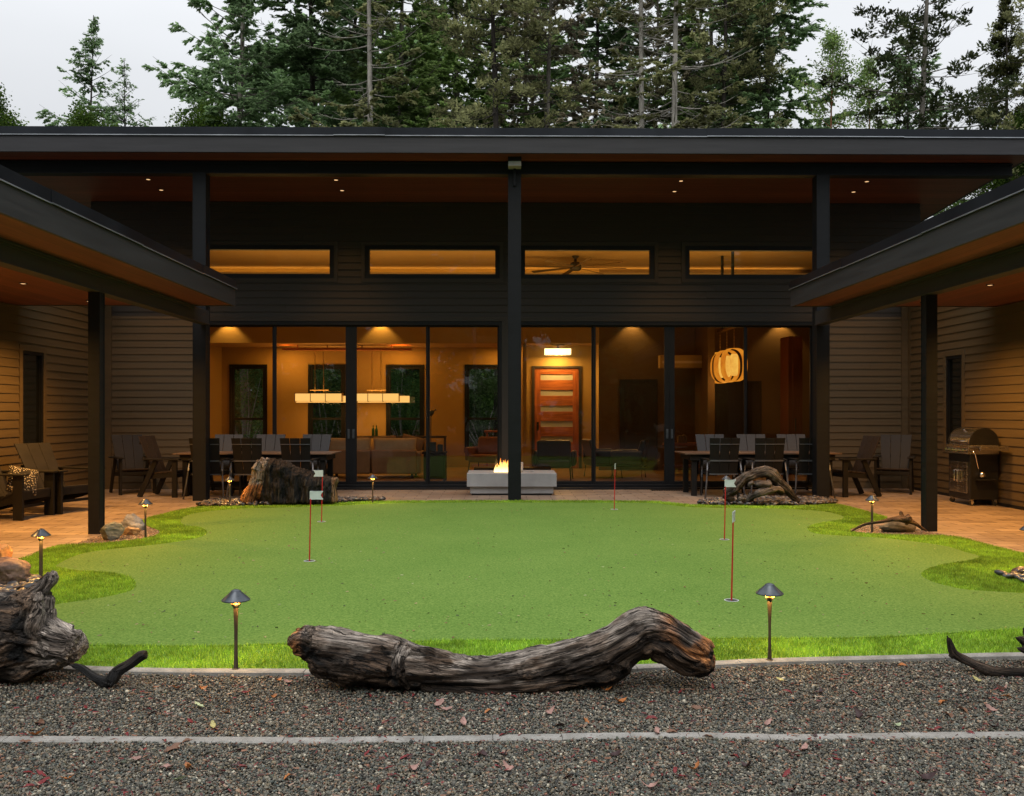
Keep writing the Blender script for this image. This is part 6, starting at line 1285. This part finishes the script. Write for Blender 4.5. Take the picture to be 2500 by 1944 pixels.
def tree_proto(seed, H, z0, Rm, dz=.42, per=4, droop=.25, style='fir', dens=1.0, cols=((.02, .045, .014), (.055, .095, .03)), bark='grey', r0=.22, top_pow=.8, bare=.0, spray=(.17, .05), gap=.12, lean=0):
    rs = np.random.RandomState(seed); W = Acc(); B = Acc(); leafV = []; leafC = []
    zt = np.linspace(0, H, 26); wob = np.stack([fbm(np.stack([zt * .12, zt * 0 + seed, zt * 0], 1), 2) * .35 + lean * zt, fbm(np.stack([zt * .12, zt * 0 + seed + 9, zt * 0], 1), 2) * .35, zt], 1)
    W.add(*tube_np(wob, np.maximum(r0 * (1 - zt / H) ** .75, .012), 10))
    ax = lambda z: np.array([np.interp(z, zt, wob[:, 0]), np.interp(z, zt, wob[:, 1]), z])
    z = z0
    c1, c2 = np.array(cols[0]), np.array(cols[1])
    while z < H - .1:
        f = (z - z0) / (H - z0); Lm = Rm * (1 - f) ** top_pow * (1 if f > .12 else .75 + f * 2)
        for k in range(max(2, int(rs.poisson(per)))):
            if rs.rand() < gap: continue
            az = rs.uniform(0, 2 * PI); L = max(.12, Lm * rs.uniform(.55, 1.12)); el = .75 * f - droop * (1 - f) + rs.normal(0, .12); n = 7; s = np.linspace(0, 1, n)
            if style == 'pine': el = .35 + rs.normal(0, .25) - .3 * (1 - f)
            base = ax(z + rs.uniform(-.15, .15)); dh = np.array([math.cos(az), math.sin(az), 0]); sag = -droop * .55 * np.sin(s * PI * .9) * L * (1 - f) + .12 * L * s ** 2
            pts = base + np.outer(s * L * math.cos(el), dh) + np.outer(s * L * math.sin(el) + sag, [0, 0, 1]) + np.outer(s * L, rs.normal(0, .06, 3))
            rb = max(.006, min(r0 * .25, .008 + L * .007)); W_ = B if True else W
            W_.add(*tube_np(pts, rb * (1 - s * .85), 4))
            dead = rs.rand() < bare
            # side twigs
            nt_ = int(max(4, L * (4.6 if not dead else 3.0) * dens)) ; bt = rs.uniform(.65, 1.3)
            for j in range(nt_):
                q = rs.uniform(.18 if L > 1 else .05, 1.0); p = np.array([np.interp(q, s, pts[:, i]) for i in range(3)]); sd = rs.choice([-1, 1]); tl = (min(.22, .06 + L * .11) + .26 * L * (1 - q) ** .7) * rs.uniform(.6, 1.2)
                dirv = dh * math.cos(el) * rs.uniform(.5, .9) + np.array([-dh[1], dh[0], 0]) * sd * rs.uniform(.4, 1.0) + np.array([0, 0, rs.normal(-.15 if style != 'pine' else .25, .18)]); dirv /= np.linalg.norm(dirv)
                if dead:
                    B.add(*tube_np(np.array([p, p + dirv * tl * .5 + rs.normal(0, .03, 3), p + dirv * tl + rs.normal(0, .06, 3)]), [.008, .006, .003], 3)); continue
                if tl > .35: B.add(*tube_np(np.array([p, p + dirv * tl]), [.007, .003], 3))
                if style == 'pine':
                    m_ = int(26 * dens); c0 = p + dirv * tl * rs.uniform(.6, 1.0); dd = rs.normal(0, 1, (m_, 3)); dd[:, 2] = np.abs(dd[:, 2]) * .9 + .1; dd /= np.linalg.norm(dd, axis=1)[:, None]; pp = c0 + dd * rs.uniform(0, .10, (m_, 1)) + rs.normal(0, .05, (m_, 3))
                elif style == 'broad':
                    m_ = int(14 * dens); pp = p + dirv * tl * rs.uniform(.2, 1.1, (m_, 1)) + rs.normal(0, .13, (m_, 3)); dd = rs.normal(0, 1, (m_, 3)); dd /= np.linalg.norm(dd, axis=1)[:, None]
                else:
                    m_ = int((12 + tl * 54) * dens * min(1, .22 + L * .8)); tt = rs.uniform(.0, 1.08, m_); pp = p + dirv[None] * (tt * tl)[:, None] + rs.normal(0, .018, (m_, 3)); perp = np.cross(dirv, [0, 0, 1]); perp /= np.linalg.norm(perp) + 1e-9
                    dd = dirv[None] * rs.uniform(.7, 1.1, (m_, 1)) + perp[None] * (rs.choice([-1, 1], m_) * rs.uniform(.2, .65, m_))[:, None] + np.array([0, 0, 1.])[None] * rs.normal(-.15, .25, (m_, 1)); dd /= np.linalg.norm(dd, axis=1)[:, None]
                l = spray[0] * rs.uniform(.6, 1.25, m_)[:, None] * min(1.0, .5 + L * .35); nrm_ = rs.normal(0, 1, (m_, 3)) * .6 + np.array([0, 0, 1.]); sdv = np.cross(dd, nrm_); sdv /= np.linalg.norm(sdv, axis=1)[:, None] + 1e-9; wv = sdv * spray[1] * rs.uniform(.7, 1.3, m_)[:, None]
                Q = np.stack([pp, pp + dd * l * .45 + wv, pp + dd * l, pp + dd * l * .45 - wv], 1); leafV.append(Q.reshape(-1, 3))
                cc = (c1 + (c2 - c1) * rs.uniform(0, 1, m_)[:, None]) * bt * rs.uniform(.8, 1.2); leafC.append(np.repeat(cc, 4, 0))
        z += dz * rs.uniform(.7, 1.3) * (1.0 if f < .7 else .6)
    LV = np.concatenate(leafV); m_ = len(LV) // 4
    t = empty('conifer_tree', (0, 60, 0))
    obj('trunk', W.mesh('trunk'), BARK[bark], t, smooth=True); obj('limbs', B.mesh('limbs'), BARK[bark if bark != 'red' else 'red'], t)
    obj('foliage', np_mesh('foliage', LV, np.arange(4 * m_).reshape(m_, 4), np.concatenate(leafC)), fol, t); return t
GRN_D = ((.14, .22, .11), (.32, .46, .22)); GRN_M = ((.17, .26, .10), (.38, .52, .17)); OLV = ((.18, .19, .095), (.38, .39, .18)); BRNG = ((.18, .16, .11), (.37, .33, .22)); GRN_B = ((.04, .09, .015), (.13, .20, .035))
P_ = {}
P_['fir'] = tree_proto(1, 14.6, 6.5, 3.2, .30, 7, .10, 'fir', 1.15, GRN_D, 'dark', .10, 1.05, .02, (.13, .028), .05)
P_['young'] = tree_proto(2, 13.0, 6.5, 2.6, .28, 6, -.35, 'fir', .6, GRN_D, 'dark', .07, 1.0, .05, (.13, .024), .08)
P_['open'] = tree_proto(3, 19.0, 7, 4.2, .44, 6, .14, 'fir', 1.15, GRN_D, 'grey', .17, .8, .08, (.16, .034), .04)
P_['dense'] = tree_proto(4, 21.0, 7, 3.8, .32, 5, .30, 'fir', 1.15, GRN_M, 'grey', .18, .6, .06, (.17, .038), .04)
P_['dense2'] = tree_proto(5, 21.0, 7, 3.9, .34, 5, .22, 'fir', 1.15, GRN_D, 'dark', .17, .55, .10, (.17, .038), .04)
P_['olive'] = tree_proto(6, 20.0, 7, 3.2, .38, 5, .18, 'pine', .9, OLV, 'dark', .15, .5, .28, (.15, .035), .05)
P_['pale'] = tree_proto(7, 22.0, 7, 2.8, .50, 4, .25, 'fir', .8, OLV, 'pale', .135, .5, .42, (.17, .045), .1)
P_['mossy'] = tree_proto(8, 20.0, 7, 3.0, .40, 5, .25, 'fir', .8, BRNG, 'grey', .14, .5, .45, (.17, .04), .05)
P_['pine'] = tree_proto(9, 17.5, 8, 3.3, .50, 4, .05, 'pine', .95, ((.028, .045, .018), (.085, .10, .04)), 'grey', .17, .5, .18, (.16, .035), .1)
P_['spire'] = tree_proto(10, 18.2, 7, 2.3, .36, 5, .05, 'pine', 1.0, ((.035, .05, .018), (.11, .11, .04)), 'dark', .17, .75, .05, (.15, .035), .05)
P_['madrone'] = tree_proto(11, 15.0, 8, 1.7, .45, 4, -.3, 'broad', 1.4, GRN_M, 'red', .10, .45, .02, (.13, .034), .1)
P_['broad'] = tree_proto(12, 11.6, 4, 2.4, .32, 5, -.3, 'broad', 2.2, GRN_B, 'grey', .12, .5, .0, (.10, .032), .02)
used = set()
def tree(kind, u, Y, lb, s=1.0, rz=None, name='conifer_tree', cat='tree', grp='trees behind the house', vtop=None, H=None):
    p = P_[kind]; t = p if kind not in used else copy_tree(p); used.add(kind); t.location = (XU(u, Y), Y, -.1); t.rotation_euler = (0, 0, rz if rz is not None else random.uniform(0, 6.28))
    if vtop is not None: s = (ZV(vtop, Y) + .1) / H
    t.scale = (s, s, s); t.name = name; return tag(t, lb, cat, grp)
tree('fir', 214, 30, 'dark fir with a pointed top standing alone at the left against the sky', vtop=38, H=14.6)
tree('young', 306, 29, 'thin young fir with upswept twigs right of the lone dark fir', vtop=155, H=13)
tree('open', 592, 29, 'tall open fir with grey trunk, left end of the tree mass', 1.0, 1.0)
tree('broad', -30, 30, 'rounded shrub like tree cut off by the left edge above the roof', vtop=235, H=11.6, name='broadleaf_tree')
tree('broad', 500, 27, 'pale green bushy tree top below the open fir', vtop=262, H=11.6, name='broadleaf_tree'); tree('broad', 215, 27, 'low green bush top at the foot of the lone dark fir', vtop=278, H=11.6, name='broadleaf_tree')
tree('dense2', 760, 31, 'broad dark fir at the left of the tree mass', 1.0, 2.0); tree('pale', 898, 28, 'tree with straight mossy grey trunk in the left half of the tree mass', 1.0, .5); tree('dense', 985, 32, 'dense mid green fir right of the mossy grey trunk', 1.0, .3)
tree('dense2', 860, 35, 'dark fir filling the back of the tree mass behind the mossy grey trunk', 1.05); tree('dense', 1120, 35, 'dense fir behind the olive pine', 1.05)
tree('olive', 1205, 28, 'olive green tree with feathery boughs left of the centre', 1.0, 1.5); tree('mossy', 1345, 29, 'tree with dark straight trunk and pale moss right of the centre', 1.0, .2)
tree('dense', 1290, 36, 'dense green fir behind the dark straight trunk', 1.05); tree('dense2', 1450, 34, 'dense dark fir between the dark trunk and the white trunk', 1.0, 4.0)
tree('pale', 1563, 27.5, 'tree with slender whitish trunk, left one of the two pale trunks', 1.0, 2.2); tree('pale', 1655, 27, 'tree with slender pale trunk, right one of the two pale trunks', 1.0, 4.4)
tree('mossy', 1600, 33, 'brownish mossy tree behind the two pale trunks', 1.0); tree('dense', 1735, 33, 'dense green fir right of the two pale trunks', 1.0, 2.6); tree('dense2', 1880, 30, 'dark green fir at the right end of the tree mass', .95, 5.1)
tree('olive', 1760, 29, 'olive tree with hanging boughs at the right of the pale trunks', .95, 3.3)
tree('madrone', 2032, 28, 'slender tree with peeling red trunk and glossy leaves', vtop=88, H=15, name='madrone_tree'); tree('madrone', 2120, 30, 'airy green tree between the red trunk tree and the big pine', vtop=150, H=15, name='madrone_tree')
tree('pine', 2258, 27, 'big open pine with pale mossy limbs at the right', 1.0, 1.2); tree('dense2', 2215, 34, 'dark fir half hidden behind the big open pine', vtop=90, H=21)
tree('spire', 2452, 28, 'narrow pointed pine at the right edge of the picture', vtop=-12, H=18.2); tree('pine', 2400, 36, 'small pine between the big pine and the pointed pine', vtop=200, H=17.5)
tree('broad', 2490, 25, 'bright green bush top at the right end of the roofline', vtop=282, H=11.6, name='broadleaf_tree'); tree('olive', 2570, 24, 'feathery tree beyond the right roof corner', .75)
tree('broad', 2330, 24.5, 'leafy tree seen below the right end of the main roof', .62, name='broadleaf_tree')
# shrubs behind the back windows
def shrub(seed, r, h, n, cols, name='shrub'):
    rs = np.random.RandomState(seed); c1, c2 = np.array(cols[0]), np.array(cols[1]); nc = 60; C = rs.normal(0, 1, (nc, 3)); C /= np.linalg.norm(C, axis=1)[:, None]; C *= rs.uniform(.45, 1.0, (nc, 1)) ** .5; C[:, 2] = np.abs(C[:, 2]); C *= np.array([r, r, h]); bt = rs.uniform(.5, 1.5, nc)
    k = rs.choice(nc, n); p = C[k] + rs.normal(0, .18, (n, 3)); p[:, 2] = np.abs(p[:, 2]); d = rs.normal(0, 1, (n, 3)); d /= np.linalg.norm(d, axis=1)[:, None]; nn_ = rs.normal(0, 1, (n, 3)); s_ = np.cross(d, nn_); s_ /= np.linalg.norm(s_, axis=1)[:, None]
    l = rs.uniform(.04, .09, (n, 1)); Q = np.stack([p, p + d * l * .5 + s_ * l * .28, p + d * l, p + d * l * .5 - s_ * l * .28], 1).reshape(-1, 3); c = (c1 + (c2 - c1) * rs.uniform(0, 1, (n, 1))) * bt[k][:, None]
    t = empty(name); B = Acc()
    for q in range(22):
        a = C[rs.randint(nc)]; m_ = a * .5 + rs.normal(0, .12, 3); B.add(*tube_np(np.array([[0, 0, 0], m_, a]), [.03, .02, .006], 5))
    obj('stems', B.mesh('stems'), BARK['pale'], t); obj('foliage', np_mesh('foliage', Q, np.arange(4 * n).reshape(n, 4), np.repeat(c, 4, 0)), fol, t); return t
sh_ = [shrub(61, 1.5, 3.0, 16000, ((.05, .14, .04), (.16, .30, .08))), shrub(62, 1.6, 3.4, 16000, ((.05, .11, .03), (.15, .24, .08)))]
for i, (u, Y, lb) in enumerate([(600, 27.5, 'leafy shrub seen through the first back window from the left'), (800, 27.9, 'leafy shrub seen through the second back window from the left'), (985, 27.4, 'leafy shrub seen through the third back window from the left'), (1185, 27.8, 'leafy shrub seen through the fourth back window from the left')]):
    t = sh_[i] if i < 2 else copy_tree(sh_[i - 2]); t.location = (XU(u, Y), Y, -.05); t.rotation_euler = (0, 0, i * 1.3); tag(t, lb, 'shrub', 'shrubs behind the back windows')
# distant woods: a thick belt of leaf clumps standing far off behind the trees, and the wood across the lawn
def belt(name, x0, x1, y0, y1, h, n, seed, cols, lf, lb):
    rs = np.random.RandomState(seed); c1, c2 = np.array(cols[0]), np.array(cols[1]); nc = int((x1 - x0) * (y1 - y0) * h / 14); C = np.stack([rs.uniform(x0, x1, nc), rs.uniform(y0, y1, nc), rs.uniform(0, 1, nc) ** .8 * h], 1); C[:, 2] *= .75 + .35 * fbm(np.stack([C[:, 0] * .12, C[:, 1] * .1, C[:, 0] * 0], 1), 3) * 2
    bt = rs.uniform(.5, 1.4, nc); k = rs.choice(nc, n); p = C[k] + rs.normal(0, 1, (n, 3)) * np.array([.8, .8, .55]); p[:, 2] = np.abs(p[:, 2]); d = rs.normal(0, 1, (n, 3)); d[:, 2] -= .3; d /= np.linalg.norm(d, axis=1)[:, None]; s_ = np.cross(d, rs.normal(0, 1, (n, 3))); s_ /= np.linalg.norm(s_, axis=1)[:, None]
    l = rs.uniform(.7, 1.3, (n, 1)) * lf; Q = np.stack([p, p + d * l * .5 + s_ * l * .3, p + d * l, p + d * l * .5 - s_ * l * .3], 1).reshape(-1, 3); c = (c1 + (c2 - c1) * rs.uniform(0, 1, (n, 1))) * bt[k][:, None]
    return tag(obj(name, np_mesh(name, Q, np.arange(4 * n).reshape(n, 4), np.repeat(c, 4, 0)), fol), lb, 'woodland', kind='stuff')
belt('woodland', -26, 26, 40, 47, 10.5, 150000, 71, GRN_D, .40, 'dark far off woodland showing between the trunks behind the house')
belt('undergrowth', -13, 13, 29.5, 32.5, 6.5, 110000, 72, ((.06, .14, .03), (.18, .30, .07)), .17, 'green undergrowth seen through the back windows of the house')
belt('woodland', -40, 40, -34, -26, 25, 160000, 73, GRN_D, .75, 'dark woodland across the lawn, mirrored in the glass')
belt('woodland', -11.5, 14.5, 42, 46, 20, 150000, 75, GRN_D, .34, 'deep conifer woods filling the gaps between the trees above the roof')
# the woods on the viewer's side, seen mirrored in the glass
for i, (x, y, k) in enumerate([(-13, -13, 'dense'), (-7, -17, 'dense2'), (-1.5, -14, 'pale'), (4, -18, 'dense'), (9, -13, 'dense2'), (15, -16, 'mossy'), (-20, -10, 'dense2'), (21, -9, 'dense')]):
    t = copy_tree(P_[k]); t.location = (x, y, -3.5); t.rotation_euler = (0, 0, i * 1.1); t.scale = (1, 1, .9); tag(t, 'tall conifer across the lawn, mirrored in the glass doors', 'tree', 'trees mirrored in the glass')
